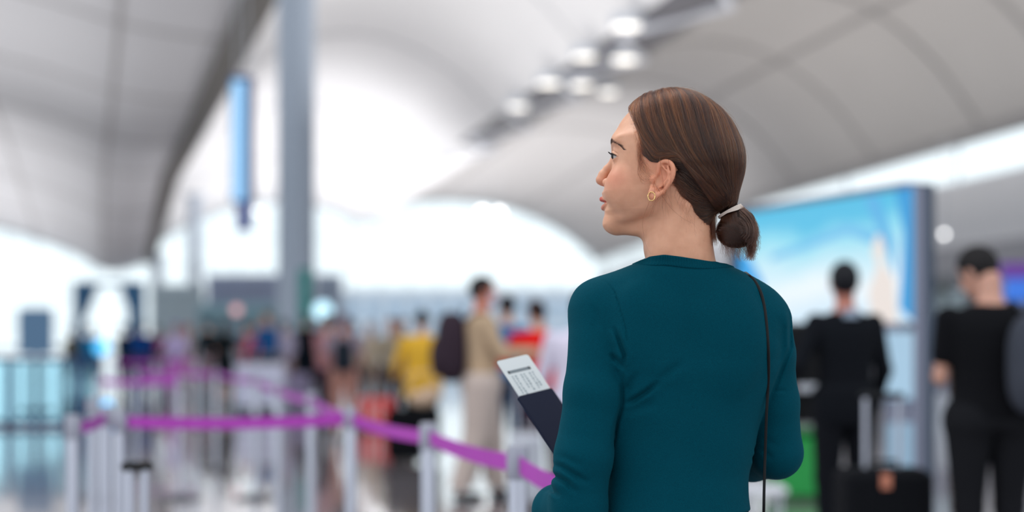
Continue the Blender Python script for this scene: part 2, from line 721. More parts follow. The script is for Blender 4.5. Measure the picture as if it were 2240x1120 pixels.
mb.loft(rings)
cw = mb.build('window_%d' % wi, glass_m, None)
cw['kind'] = 'structure'
mb = MB()
for D in np.arange(14, DEND, 12.0):
    mb.box((railR(D)[0] + .14, D, 9.1), (.10, .12, 1.75))
mb.build('window_frame', mull_m, cw)
# left side wall of glass
mb = MB()
mb.box((-70, 85, 7.5), (.05, 130, 15))
lw_ = mb.build('window_%d' % (wi + 1), glass_m, None)
lw_['kind'] = 'structure'
mb = MB()
for D in np.arange(20, 150, 6.5):
    mb.box((-69.9, D, 7.5), (.15, .15, 15))
for z in (3, 6, 9, 12):
    mb.box((-69.9, 85, z), (.15, 130, .12))
mb.build('window_frame', mull_m, lw_)

# ------------------------------------------------------------------ lamps
lamp_em = mat('warm_lamp', (1, 1, 1, 1), .5, emit=(1, .93, .80, 1), estr=1.5)
white_em = mat('white_lamp', (1, 1, 1, 1), .5, emit=(1, 1, 1, 1), estr=5.0)
lab = {0: 'upper row'}


def ceiling_lamp(px, py, z, r, m, label):
    D = (z - EYE) * F / (HOR - py)
    x = px2x(px, D)
    t = empty('ceiling_lamp', (x, D, z), label, 'lamp', 'round lamps in the roof strip')
    mb = MB()
    mb.lathe((x, D, z), [(r + .12, -.05), (r + .12, .35), (r + .05, .4)], 24)
    mb.build('lamp_housing', steel_m, t, smooth=True)
    mb = MB()
    mb.lathe((x, D, z), [(r * .6, -.12), (r, -.08), (r, -.03)], 24)
    mb.build('diffuser', m, t, smooth=True)
    return t


ceiling_lamp(1371, 55, 13.5, .52, lamp_em, 'round warm ceiling lamp, topmost in the slanting dark roof strip')
ceiling_lamp(1366, 128, 13.5, .52, lamp_em, 'round warm ceiling lamp in the roof strip, directly below the topmost one')
ceiling_lamp(1279, 122, 13.5, .46, lamp_em, 'dim round ceiling lamp on the left side of the second pair in the roof strip')
ceiling_lamp(1201, 181, 13.5, .52, lamp_em, 'round warm ceiling lamp on the left side of the third pair in the roof strip')
ceiling_lamp(1272, 185, 13.5, .50, lamp_em, 'round warm ceiling lamp on the right side of the third pair in the roof strip')
ceiling_lamp(1331, 200, 13.5, .40, lamp_em, 'faint round ceiling lamp closest above the woman\'s forehead')
ceiling_lamp(1133, 232, 13.5, .50, lamp_em, 'round ceiling lamp, lowest of those in the slanting roof strip')


def lamp(px, py, D, r, label, m=None, grp=None):
    w_ = W(px, py, D)
    t = empty('spot_lamp', w_, label, 'lamp', grp)
    mb = MB()
    mb.lathe(w_, [(r * .5, -r), (r * .9, -r * .6), (r, 0), (r * .9, r * .5), (r * .4, r * .8)], 16)
    mb.build('glass_globe', m or white_em, t, smooth=True)
    mb = MB()
    mb.tube([w_ + np.array([0, 0, r * .7]), w_ + np.array([0, 0, 3.0])], .02, 6)
    mb.build('cord', steel_m, t)


lamp(831, 442, 100, .16, 'small white pendant lamp alone above the middle arched window')
lamp(1056, 463, 100, .26, 'white pendant lamp on the left side of the pair above the arched window')
lamp(1092, 464, 100, .24, 'white pendant lamp on the right side of the pair above the arched window')
lamp(2065, 512, 45, .075, 'white pendant lamp beside the top of the dark billboard post')
lamp(563, 462, 100, .12, 'small white pendant lamp between the blue hanging sign and the big column')

# ------------------------------------------------------------------ hanging blue sign
D = 30.0
t = empty('hanging_sign', W(528, 505, D), 'tall narrow blue lit sign hanging beside the big grey column', 'sign')
dkb = mat('dark_blue_casing', srgb(12, 40, 120), .4)
mb = MB()
mb.box(W(530, 305, D), (.46, .22, 276 * D / F), 0, .02)
mb.build('casing', dkb, t)
mb = MB()
mb.box(W(535, 472, D), (.28, .2, 66 * D / F), 0, .02)
mb.build('lower_casing', mat('deep_blue_casing', srgb(10, 50, 150), .4), t)
led = mat('sky_blue_light', (.02, .02, .02, 1), .5, emit=(.34, .66, 1.0, 1), estr=1.15)
for i in range(20):
    mb = MB()
    mb.box(W(522, 182 + i * 13.2, D - .13), (.28, .04, .115), 0, .02)
    mb.build('lit_row', led, t)
mb = MB()
for s in (-.12, .12):
    p = W(529, 168, D)
    mb.tube([p + np.array([s, 0, -.05]), p + np.array([s, 0, 7.5])], .015, 6)
mb.build('hanger_rod', steel_m, t)

# ------------------------------------------------------------------ billboard on the right
A = W(2003, 409, 9.5)
B = W(1612, 472, 11.6)
zt = A[2]
B[2] = zt
zb = 1.40
dv = np.array([B[0] - A[0], B[1] - A[1], 0])
Lb = np.linalg.norm(dv)
dv /= Lb
nv = np.array([dv[1], -dv[0], 0])
if nv[1] > 0:
    nv = -nv
bill = empty('billboard', (A[0], A[1], 0), 'large backlit cyan and white advertising board behind the man in the black suit', 'billboard')
bm_ = bpy.data.materials.new('backlit_print')
bm_.use_nodes = True
bt = bm_.node_tree
bb_ = bt.nodes['Principled BSDF']
btc = bt.nodes.new('ShaderNodeTexCoord')
bse = bt.nodes.new('ShaderNodeSeparateXYZ')
bt.links.new(btc.outputs['Object'], bse.inputs[0])
bno = bt.nodes.new('ShaderNodeTexNoise')
bno.inputs['Scale'].default_value = 1.3
bno.inputs['Distortion'].default_value = .6
bt.links.new(btc.outputs['Object'], bno.inputs['Vector'])
ma = bt.nodes.new('ShaderNodeMath')
ma.operation = 'MULTIPLY_ADD'
bt.links.new(bno.outputs['Fac'], ma.inputs[0])
ma.inputs[1].default_value = .35
ma2 = bt.nodes.new('ShaderNodeMapRange')
ma2.inputs[1].default_value = zb
ma2.inputs[2].default_value = zt
ma2.inputs[3].default_value = 0
ma2.inputs[4].default_value = 1
bt.links.new(bse.outputs[2], ma2.inputs[0])
bt.links.new(ma2.outputs[0], ma.inputs[2])
br_ = bt.nodes.new('ShaderNodeValToRGB')
els = br_.color_ramp.elements
els[0].position = .12
els[0].color = srgb(196, 226, 246)
els[1].position = 1.15 if False else 1.0
els[1].color = srgb(84, 190, 228)
for (p, c) in ((.45, (236, 246, 252)), (.68, (186, 230, 244)), (.84, (146, 220, 240))):
    e_ = els.new(p)
    e_.color = srgb(*c)
bt.links.new(ma.outputs[0], br_.inputs[0])
bb_.inputs['Base Color'].default_value = (.02, .02, .02, 1)
bt.links.new(br_.outputs[0], bb_.inputs['Emission Color'])
bb_.inputs['Emission Strength'].default_value = 1.0
rz = math.atan2(dv[1], dv[0])
mid = (A + B) / 2


def on_board(s, z, off):
    """point s metres left of the right edge, height z, off metres in front"""
    return np.array([A[0], A[1], 0]) + dv * s + nv * off + np.array([0, 0, z])


def board_poly(name, pts, off, m, th=.004):
    mb = MB()
    mb.loft([[on_board(s, z, off) for s, z in pts], [on_board(s, z, off + th) for s, z in pts]])
    return mb.build(name, m, bill)


mb = MB()
mb.loft([[on_board(s, z, o) for s, z in ((0, zb), (Lb, zb), (Lb, zt), (0, zt))] for o in (-.10, 0.0)])
mb.build('print_panel', bm_, bill)


def em(name, r, g, b, s=.9):
    c = srgb(r, g, b)
    return mat(name, (.02, .02, .02, 1), .35, emit=c, estr=s * 1.1)


dH = zt - zb
board_poly('print_band', [(0, zb), (.16, zb + .1), (.12, zt - .3), (.20, zt), (0, zt)], .004, em('deep_sky_print', 30, 150, 214))
board_poly('print_swoosh', [(.35, zb + .62), (.75, zb + .72), (1.3, zb + .62), (1.75, zb + .55), (1.75, zb + .50), (1.3, zb + .56), (.75, zb + .64), (.35, zb + .52)], .004, em('mid_blue_print', 110, 190, 232))
board_poly('print_swoosh', [(.40, zt - .02), (.55, zt - .02), (.30, zb + .52), (.20, zb + .30), (.22, zb + .55)], .009, em('blue_streak_print', 84, 174, 226))
board_poly('print_figure', [(.46, zb), (.50, zb + .22), (.40, zb + .40), (.46, zb + .50), (.42, zb + .60), (.36, zb + .62), (.32, zb + .52), (.34, zb + .42), (.22, zb + .30), (.18, zb)], .009, em('pale_skin_print', 232, 222, 216))
board_poly('print_corner', [(Lb, zb), (Lb - .45, zb), (Lb - .40, zb + .35), (Lb - .20, zb + .55), (Lb, zb + .60)], .009, em('strong_blue_print', 40, 160, 230))
# right post and frame
post_m = mat('dark_slate_metal', srgb(50, 64, 84), .45)
post_l = mat('grey_lilac_metal', srgb(128, 132, 152), .45)
mb = MB()
mb.box((A[0] + .065, A[1] - .02, zt / 2 + .01), (.066, .09, zt + .02), rz, .004)
mb.build('post', post_m, bill)
mb = MB()
mb.box((A[0] + .010, A[1] - .05, zt / 2), (.050, .06, zt), rz, .004)
mb.build('post', post_l, bill)
mb = MB()
mb.box((B[0], B[1], zt / 2), (.1, .1, zt), rz, .004)
mb.build('post', post_m, bill)
mb = MB()
mb.box((mid[0], mid[1] + .05, zt + .02), (Lb, .14, .04), rz, .004)
mb.box((mid[0], mid[1] + .05, zb - .03), (Lb, .14, .06), rz, .004)
mb.build('frame_rail', post_l, bill)

# ------------------------------------------------------------------ queue barriers
chrome = mat('brushed_post', srgb(190, 192, 205), .28, metal=.85)
headm = mat('post_head_grey', srgb(150, 152, 166), .4, metal=.3)
purple = mat('purple_belt', srgb(168, 52, 172), .55, noise=.1, nscale=8)
basem = mat('post_base_grey', srgb(90, 92, 98), .4, metal=.5)


def post_xy(px, D):
    return (px2x(px, D), D)


def stanchion(px, D, label, to=None, group='silver queue posts with purple belts', sag=.012, hgt=1.0, rr=.025):
    x, y = post_xy(px, D)
    t = empty('queue_post', (x, y, 0), label, 'queue post', group)
    mb = MB()
    mb.lathe((x, y, 0), [(.17, 0), (.17, .008), (.16, .018), (.05, .03), (.034, .045)], 32)
    mb.build('base', basem, t, smooth=True)
    mb = MB()
    mb.lathe((x, y, 0), [(rr, .03), (rr, hgt - .085)], 24)
    mb.build('pole', chrome, t, smooth=True)
    mb = MB()
    mb.lathe((x, y, 0), [(rr + .004, hgt - .09), (rr + .005, hgt - .085), (rr + .005, hgt - .01), (rr + .001, hgt), (.006, hgt + .001)], 24)
    mb.build('belt_head', headm, t, smooth=True)
    if to is not None:
        x1, y1 = to
        d = np.array([x1 - x, y1 - y])
        L = np.linalg.norm(d)
        d /= L
        n = np.array([-d[1], d[0]])
        rings = []
        for s in np.linspace(.022, L - .022, 20):
            zz = hgt - .048 - sag * 4 * (s / L) * (1 - s / L)
            c = np.array([x, y]) + d * s
            rings.append([(c[0] + n[0] * a, c[1] + n[1] * a, zz + b) for a, b in ((.0012, .024), (-.0012, .024), (-.0012, -.024), (.0012, -.024))])
        mb = MB()
        mb.loft(rings)
        mb.build('belt', purple, t)


P = {'A': (1133, 3.79), 'B': (937, 4.84), 'C': (768, 5.95), 'G': (1266, 3.10), 'L1': (262, 5.75), 'L2': (232, 6.1), 'L3': (203, 6.9), 'L0': (160, 5.35), 'Dd': (681, 7.75), 'E': (609, 9.3), 'E2': (560, 11.5), 'F1': (473, 14.0), 'F2': (300, 14.0), 'R1': (1090, 15.5), 'H1': (432, 21.0), 'H2': (340, 21.0), 'H3': (250, 21.5), 'H4': (395, 11.5), 'H5': (215, 11.5)}
xy = {k_: post_xy(*v) for k_, v in P.items()}
stanchion(*P['G'], 'silver queue post standing close behind the woman, mostly hidden by her sleeve')
stanchion(*P['A'], 'silver queue post directly below the boarding pass, in front of the silver suitcase', xy['G'])
stanchion(*P['B'], 'silver queue post left of the khaki trousers, in the middle of the slanting belt', xy['A'])
stanchion(*P['C'], 'silver queue post at the corner where the level purple belt turns into the slanting one', xy['B'])
stanchion(*P['L1'], 'silver queue post at the left end of the long level purple belt', xy['C'], sag=.012)
stanchion(*P['L2'], 'silver queue post between two others in the cluster on the left', xy['L0'])
stanchion(*P['L3'], 'silver queue post standing back between the others of the left cluster')
stanchion(*P['L0'], 'silver queue post at the far left end of the level purple belt')
stanchion(*P['Dd'], 'silver queue post directly left of the belt corner, belt running back from the corner', xy['C'])
stanchion(*P['E'], 'silver queue post behind the level belt, second left of the belt corner', xy['Dd'])
stanchion(*P['E2'], 'silver queue post in front of the loaded luggage trolley', xy['E'])
stanchion(*P['F1'], 'silver queue post at the feet of the woman in the black dress', xy['E2'])
stanchion(*P['F2'], 'silver queue post in the middle distance under the teal gantry', xy['F1'])
stanchion(*P['H1'], 'far silver queue post beside the person in purple', None)
stanchion(*P['H2'], 'far silver queue post left of the person in purple', xy['H1'])
stanchion(*P['H3'], 'far silver queue post below the white opening of the teal gantry', xy['H2'])
stanchion(*P['H4'], 'silver queue post directly in front of the person in purple')
stanchion(*P['H5'], 'silver queue post right behind the cluster of three on the left', xy['H4'])

# ------------------------------------------------------------------ left side: screens, gantry, glass barrier
t = empty('notice_stand', W(78, 0, 25.7) * np.array([1, 1, 0]), 'blue-grey notice board on a post against the bright window on the left', 'notice board')
x = px2x(78, 25.7)
mb = MB()
mb.box((x, 25.7, 1.44), (.62, .06, .84), 0, .01)
mb.build('board', mat('blue_grey_board', srgb(92, 128, 162), .5), t)
mb = MB()
mb.box((x, 25.74, .55), (.06, .05, 1.1), 0, .005)
mb.box((x, 25.74, .02), (.5, .35, .04), 0, .005)
mb.build('stand', post_m, t)

teal_d = mat('dark_teal_metal', srgb(6, 92, 140), .4)
t = empty('gantry', (px2x(235, 60), 60, 0), 'dark teal gantry with sloping corners framing the bright window on the left', 'gantry')
for (a, b) in ((164, 180), (284, 314)):
    mb = MB()
    mb.box((px2x((a + b) / 2, 60), 60, 1.8), ((b - a) * 60 / F, .5, 3.6))
    mb.build('leg', teal_d, t)
mb = MB()
mb.box((px2x(239, 60), 60, 3.68), (150 * 60 / F, .5, .16))
mb.build('crossbeam', teal_d, t)
for (a, b, c) in ((180, 212, 700), (284, 262, 690)):
    mb = MB()
    pa = [W(a, 624, 59.8), W(b, 624, 59.8), W(a, c, 59.8)]
    mb.loft([pa, [p + np.array([0, .3, 0]) for p in pa]])
    mb.build('corner_plate', teal_d, t)

navy_m = mat('navy_metal', srgb(10, 60, 110), .4)
t = empty('glass_barrier', (px2x(95, 21), 21, 0), 'glass barrier with dark blue rails and posts at the lower left', 'barrier')
mb = MB()
mb.box((px2x(75, 21), 21, 1.0), (290 * 21 / F, .08, .07))
mb.box((px2x(75, 21), 21, .06), (290 * 21 / F, .08, .09))
mb.build('rail', navy_m, t)
for pxx in (-60, 22, 60, 96, 133, 172, 215):
    mb = MB()
    mb.box((px2x(pxx, 21), 21, .5), (.045 if pxx not in (22, 172) else .1, .08, 1.0))
    mb.build('barrier_post', navy_m, t)
mb = MB()
mb.box((px2x(75, 21), 21.0, .53), (290 * 21 / F, .012, .86))
cy_glass = glass_m.copy()
cy_glass.name = 'cyan_glass'
[n_ for n_ in cy_glass.node_tree.nodes if n_.type == 'BSDF_TRANSPARENT'][0].inputs[0].default_value = (.72, .92, .98, 1)
mb.build('pane', cy_glass, t)
# small blue lights of the check-in machines
blue_em = mat('cyan_indicator', (.1, .5, .9, 1), .5, emit=(.08, .50, .90, 1), estr=1.4)
for i, (px, py, D, r, lb) in enumerate(((252, 941, 5.75, .008, 'cyan light on top of the leftmost cluster of queue posts, lowest of the blue glints'), (232, 888, 14, .055, 'pale cyan glint above the cluster of queue posts on the left'), (222, 760, 30, .16, 'blue round light directly below the white gantry opening'), (706, 680, 30, .20, 'large pale cyan round lit sign right of the big column foot'), (517, 678, 30, .10, 'pink round lit sign above the people by the luggage trolley'))):
    m = blue_em
    if i == 3:
        m = mat('pale_cyan_light', (.6, .9, 1, 1), .5, emit=(.55, .86, 1.0, 1), estr=1.15)
    if i == 4:
        m = mat('pink_light', (.9, .5, .5, 1), .5, emit=(.72, .36, .38, 1), estr=.8)
    w_ = W(px, py, D)
    tt = empty('round_light', (w_[0], w_[1], w_[2]), lb, 'light')
    mb = MB()
    n = 24
    rings = [[(w_[0] + r * q * math.cos(a), w_[1] + yo, w_[2] + r * q * math.sin(a)) for a in np.linspace(0, 2 * math.pi, n, endpoint=False)] for q, yo in ((.9, -.02), (1, 0), (1, .03))]
    mb.loft(rings)
    mb.build('lit_face', m, tt)
    if w_[2] > 0.5 and D > 10:
        mb = MB()
        mb.box((w_[0], w_[1] + .03, w_[2] / 2), (.05, .04, w_[2]))
        mb.build('stand', post_l, tt)
    elif D > 10:
        mb = MB()
        mb.box((w_[0], w_[1] + .06, w_[2] / 2), (.25, .06, w_[2] + .1))
        mb.build('stand', navy_m, tt)
    else:
        mb = MB()
        mb.box((w_[0], w_[1] + .02, w_[2]), (.03, .02, .03))
        mb.build('clip', navy_m, tt)

# blocks of the check-in islands far away
for (a, b, top, bot, D, c, nm, lb) in (
        (452, 612, 600, 0, 90, (150, 162, 190), 'check_in_island', 'blue-grey check-in island block left of the big column'),
        (330, 432, 622, 0, 85, (172, 190, 200), 'check_in_island', 'pale green-grey check-in island right of the teal gantry'),
        (432, 600, 662, 0, 70, (122, 158, 172), 'service_counter', 'low teal-grey service counter behind the luggage trolley'),
        (690, 742, 600, 0, 92, (158, 174, 196), 'check_in_island', 'narrow blue-grey check-in block right of the big column')):
    x0, x1 = px2x(a, D), px2x(b, D)
    zt_ = EYE + (HOR - top) * D / F
    t = empty(nm, ((x0 + x1) / 2, D, 0), lb, 'counter')
    mb = MB()
    mb.box(((x0 + x1) / 2, D + 1, zt_ / 2), (x1 - x0, 2, zt_), 0, .05)
    mb.build('body', mat(nm + '_%d' % a, srgb(*c), .5, noise=.1, nscale=.6), t)
    mb = MB()
    mb.box(((x0 + x1) / 2, D - .06, zt_ - .25), (x1 - x0 - .1, .1, .4), 0, .02)
    mb.build('header', mat(nm + 'h_%d' % a, srgb(*[min(255, v + 22) for v in c]), .5), t)
    mb = MB()
    mb.box(((x0 + x1) / 2, D - .25, .55), (x1 - x0 - .3, .5, 1.1), 0, .03)
    mb.build('desk', steel_m, t)
t = empty('banner_stand', (px2x(667, 36), 36, 0), 'tall teal green banner in front of the big column', 'banner')
mb = MB()
mb.box((px2x(667, 36), 36, 2.15), (.30, .03, 1.9))
mb.build('banner', mat('teal_banner', srgb(20, 140, 134), .6), t)
mb = MB()
mb.box((px2x(667, 36), 36.04, 1.5), (.03, .03, 3.0))
mb.box((px2x(667, 36), 36.04, .02), (.4, .3, .04))
mb.build('stand', steel_m, t)

# ------------------------------------------------------------------ luggage
def suitcase(px, D, w_, d_, h_, m, label, rz=0.0, handle=None, pos=None, z0=.045, name='suitcase', grp=None):
    x, y = (px2x(px, D), D) if pos is None else pos
    t = empty(name, (x, y, 0 if z0 < .1 else z0), label, name.replace('_', ' '), grp)
    mb = MB()
    mb.box((x, y, z0 + h_ / 2), (w_, d_, h_), rz, .035)
    mb.build('shell', m, t)
    ca, sa = math.cos(rz), math.sin(rz)
    mb = MB()
    for i in range(-2, 3):
        ox = i * w_ / 6
        mb.box((x + ox * ca + (d_ / 2) * sa, y + ox * sa - (d_ / 2) * ca, z0 + h_ / 2), (.02, .012, h_ * .84), rz, .003)
    mb.build('rib', m, t)
    for (sx, sy) in ((1, 1), (-1, 1), (1, -1), (-1, -1)):
        ox, oy = sx * w_ * .4, sy * d_ * .35
        mb = MB()
        mb.box((x + ox * ca - oy * sa, y + ox * sa + oy * ca, z0 - .022), (.03, .045, .046), rz, .01)
        mb.build('wheel', blk2, t)
    if handle:
        hw_, top = handle
        for s in (-1, 1):
            mb = MB()
            c = (x + s * hw_ * ca, y + s * hw_ * sa)
            mb.tube([(c[0], c[1], z0 + h_ - .05), (c[0], c[1], top)], .012, 10)
            mb.build('handle_rod', chrome, t, smooth=True)
        mb = MB()
        mb.box((x, y, top + .005), (hw_ * 2 + .05, .035, .03), rz, .01)
        mb.build('grip', blk2, t)
    mb = MB()
    mb.tube([(x - .08 * ca, y - .08 * sa, z0 + h_ - .005), (x - .07 * ca, y - .07 * sa, z0 + h_ + .03), (x + .07 * ca, y + .07 * sa, z0 + h_ + .03), (x + .08 * ca, y + .08 * sa, z0 + h_ - .005)], .011, 8)
    mb.build('carry_handle', blk2, t, smooth=True)
    return t


blk2 = mat('black_plastic', srgb(12, 14, 18), .5, spec=.25)
blackfab = mat('black_luggage_fabric', srgb(12, 14, 19), .8, noise=.2, nscale=60, spec=.12)
silver_sh = mat('silver_shell', srgb(196, 200, 210), .35, metal=.2)
red_sh = mat('red_shell', srgb(206, 60, 62), .5)
sc_ = suitcase(1930, 7.1, .44, .26, .60, blackfab, 'black suitcase with raised silver handle standing behind the man in the black suit', .05, (.085, 1.0))
mb = MB()
p = W(1945, 1055, 6.9)
mb.box((p[0], 6.955, p[2]), (.05, .004, .075), .05, .001)
mb.build('luggage_tag', mat('tan_tag', srgb(190, 120, 96), .6), sc_)
suitcase(1150, 10.9, .26, .42, .53, silver_sh, 'silver suitcase behind the khaki trousers of the man in the tan shirt', .0, (.07, .98))
suitcase(300, 4.35, .20, .32, .50, blackfab, 'small black suitcase with raised handle by the cluster of queue posts on the left', .3, (.024, .89))
rd = suitcase(824, 20.5, .50, .30, .42, red_sh, 'red suitcase with pale stripes on the left of the person in yellow', 0, None)
mb = MB()
for dx in (-.10, .06):
    mb.box((px2x(824, 20.5) + dx, 20.34, .27), (.045, .006, .30))
mb.build('stripe', mat('pale_stripe', srgb(236, 190, 186), .6), rd)
suitcase(650, 26.5, .45, .28, .62, mat('lilac_shell', srgb(140, 130, 160), .5), 'lilac suitcase between the luggage trolley and the person in the long black coat', 0, None)
suitcase(905, 14.9, .55, .30, .52, blackfab, 'black suitcase in front of the person in yellow', 0, None)
t = empty('waist_bag', W(925, 873, 14.9), 'round beige bag lying on the black suitcase by the person in yellow', 'bag')
V, Q = surf(lambda x, y, z: smin(ell(x, y, z, W(925, 873, 14.9), (.15, .08, .09)), ell(x, y, z, W(942, 861, 14.9), (.09, .07, .08)), .05), W(925, 873, 14.9) - .3, W(925, 873, 14.9) + .3, .02)
mesh_np('pouch', V, Q, mat('beige_bag', srgb(206, 176, 150), .7), t)
mb = MB()
c = W(925, 873, 14.9)
mb.tube(spline([c + np.array([-.16, 0, .04]), c + np.array([-.12, .02, .24]), c + np.array([.1, .02, .27]), c + np.array([.17, 0, .08])], 14), .012, 8)
mb.build('strap', mat('beige_bag'  , srgb(206, 176, 150), .7), t, smooth=True)

# luggage trolley with white boxes
TD = 25.0
tx = px2x(572, TD)
t = empty('luggage_trolley', (tx, TD, 0), 'grey luggage trolley loaded with white boxes left of the big column', 'trolley')
mb = MB()
for s in (-.28, .28):
    mb.tube([(tx + s, TD + .5, .12), (tx + s, TD - .35, .12)], .02, 8)
    mb.tube([(tx + s, TD + .5, .12), (tx + s, TD + .5, 1.02)], .02, 8)
mb.tube([(tx - .28, TD + .5, 1.02), (tx + .28, TD + .5, 1.02)], .022, 8)
mb.box((tx, TD + .07, .14), (.56, .85, .03))
mb.box((tx, TD + .5, .62), (.56, .02, .5))
mb.build('frame', steel_m, t, smooth=False)
for (sx, sy) in ((-.26, -.3), (.26, -.3), (0, .45)):
    mb = MB()
    mb.box((tx + sx, TD + sy, .06), (.05, .12, .12), 0, .02)
    mb.build('wheel', blk2, t)
mb = MB()
mb.box((tx, TD + .47, .98), (.62, .05, .1), 0, .02)
mb.build('handle_bar', blk2, t)
boxm = mat('white_carton', srgb(214, 214, 236), .6)
for i, (dx, zz, w2, h2, lb) in enumerate(((-.20, .155, .40, .36, 'white box low on the luggage trolley, its left one'), (.22, .155, .40, .34, 'white box low on the luggage trolley, its right one'), (0.0, .52, .82, .34, 'wide white box on top of the luggage trolley'))):
    mb = MB()
    mb.box((tx + dx, TD - .05, zz + h2 / 2 + .003), (w2, .5, h2), 0, .015)
    b_ = mb.build('carton', boxm, None)
    props(b_, lb, 'box', 'boxes on the luggage trolley')
    mb = MB()
    mb.box((tx + dx, TD - .302, zz + h2 / 2), (w2 * .8, .006, .05))
    mb.build('tape', mat('grey_tape', srgb(150, 156, 176), .5), b_)

# ------------------------------------------------------------------ right side small things
t = empty('check_in_kiosk', W(1762, 0, 8.9) * np.array([1, 1, 0]), 'black check-in kiosk between the teal sweater and the man in the black suit', 'kiosk')
kx = px2x(1758, 8.9)
mb = MB()
mb.box((kx + .03, 8.9, 1.08), (.36, .10, .62), .15, .02)
mb.build('screen_housing', blk2, t)
mb = MB()
mb.box((px2x(1806, 8.98), 8.98, .60), (.07, .07, 1.16), .15, .01)
mb.box((px2x(1806, 8.98), 8.98, .015), (.34, .30, .03), .15, .005)
mb.build('pedestal', blk2, t)
mb = MB()
mb.box((kx + .02, 8.82, .985), (.15, .03, .05), .15, .005)
mb.build('ticket_tray', steel_m, t)
t = empty('recycling_bin', (px2x(1750, 11.5), 11.5, 0), 'green bin standing low behind the woman\'s bent right elbow', 'bin')
mb = MB()
mb.box((px2x(1750, 11.5), 11.5, .27), (.50, .4, .50), .1, .04)
mb.build('body', mat('green_plastic', srgb(24, 150, 66), .5, noise=.2, nscale=6), t)
mb = MB()
mb.box((px2x(1750, 11.5), 11.5, .55), (.53, .43, .05), .1, .02)
mb.build('lid', mat('dark_green_plastic', srgb(14, 104, 52), .5), t)
t = empty('tray_table', (px2x(1668, 10), 10, 0), 'small white tray table seen under the woman\'s bent right elbow', 'table')
mb = MB()
mb.box((px2x(1668, 10), 10, .235), (.30, .3, .05), 0, .01)
mb.build('table_top', mat('white_tray', srgb(230, 232, 240), .4), t)
for sx in (-.11, .11):
    for sy in (-.11, .11):
        mb = MB()
        mb.tube([(px2x(1668, 10) + sx, 10 + sy, 0), (px2x(1668, 10) + sx, 10 + sy, .22)], .012, 8)
        mb.build('leg', steel_m, t)


def shop(px, py, D, w_, h_, m, label, name='shop_sign'):
    c = W(px, py, D)
    t_ = empty(name, (c[0], c[1], 0), label, 'sign')
    mb_ = MB()
    mb_.box(tuple(c), (w_, .08, h_), 0, .02)
    mb_.build('lit_face', m, t_)
    mb_ = MB()
    mb_.box((c[0], c[1] + .08, c[2] / 2 + h_ / 4), (w_ * .9, .06, c[2] + h_ / 2))
    mb_.build('stand', post_l, t_)


shop(2222, 592, 20, .42, .22, em('purple_sign', 96, 30, 150, .8), 'purple lit sign at the right edge behind the man with the backpack')
shop(2226, 634, 19, .34, .30, em('blue_sign', 30, 110, 220, .9), 'bright blue lit sign at the right edge, below the purple one')
shop(1975, 790, 14, .34, .75, em('pale_blue_screen', 170, 206, 232, .8), 'pale blue lit panel left of the dark billboard post')
shop(1972, 975, 12, .22, .38, em('ice_screen', 150, 186, 214, .7), 'small pale blue lit panel low down behind the black suitcase')
shop(2078, 700, 22, .42, .9, mat('pale_cyan_panel', srgb(190, 208, 218), .5), 'pale panel right of the dark billboard post')
# potted plant
pd = 20.0
c = W(2072, 640, pd)
t = empty('potted_plant', (c[0], c[1], 0), 'dark green potted plant between the billboard post and the man with the backpack', 'plant')
mb = MB()
mb.lathe((c[0], c[1], 0), [(.20, 0), (.26, .5), (.28, .52), (.24, .50)], 20)
mb.build('pot', steel_m, t, smooth=True)
mb = MB()
rg = random.Random(5)
for i in range(170):
    a = rg.uniform(0, 6.28)
    el = rg.uniform(-.6, 1.4)
    r_ = rg.uniform(.1, .34)
    p = np.array([c[0] + r_ * math.cos(a) * math.cos(el), c[1] + r_ * math.sin(a) * math.cos(el), 1.75 + r_ * math.sin(el) * 1.3])
    d = np.array([math.cos(a), math.sin(a), rg.uniform(-.4, .5)]) * .16
    s = np.array([-math.sin(a), math.cos(a), 0]) * .035
    mb.add([p, p + d * .5 + s, p + d, p + d * .5 - s], [(0, 1, 2, 3)])
mb.build('leaves', mat('dark_leaf', srgb(44, 70, 54), .5), t)
mb = MB()
mb.tube([(c[0], c[1], .5), (c[0] + .02, c[1], 1.1), (c[0], c[1], 1.8)], .025, 8)
mb.build('stem', mat('brown_stem', srgb(80, 62, 48), .7), t, smooth=True)
# ------------------------------------------------------------------ the woman in the teal sweater
TURN = math.radians(12.0)
HC, HS = math.cos(TURN), math.sin(TURN)
HD = 2.284
HO = W(1471, 440, HD)                     # head frame origin: axis of the head at mouth height
HF = np.array([-HC, HS, 0.0])             # face forward
HL = np.array([-HS, -HC, 0.0])            # her left


def H(px, py, yl=0.0):
    """head-frame (forward, up) in mm of the point seen at (px,py) lying yl mm to her left"""
    k = (px - 1120.0) / F
    xf = (HO[0] - yl / 1000 * HS - k * (HO[1] - yl / 1000 * HC)) / (HC + k * HS) * 1000
    Y = HO[1] + xf / 1000 * HS - yl / 1000 * HC
    z = (EYE + (HOR - py) * Y / F - HO[2]) * 1000
    return xf, z


def head2world(x, y, z):
    x, y, z = np.asarray(x) / 1000, np.asarray(y) / 1000, np.asarray(z) / 1000
    return np.stack([HO[0] + x * HF[0] + y * HL[0], HO[1] + x * HF[1] + y * HL[1], HO[2] + z], -1)


def world2head(X, Y, Z):
    dx, dy, dz = X - HO[0], Y - HO[1], Z - HO[2]
    return (dx * HF[0] + dy * HF[1]) * 1000, (dx * HL[0] + dy * HL[1]) * 1000, dz * 1000


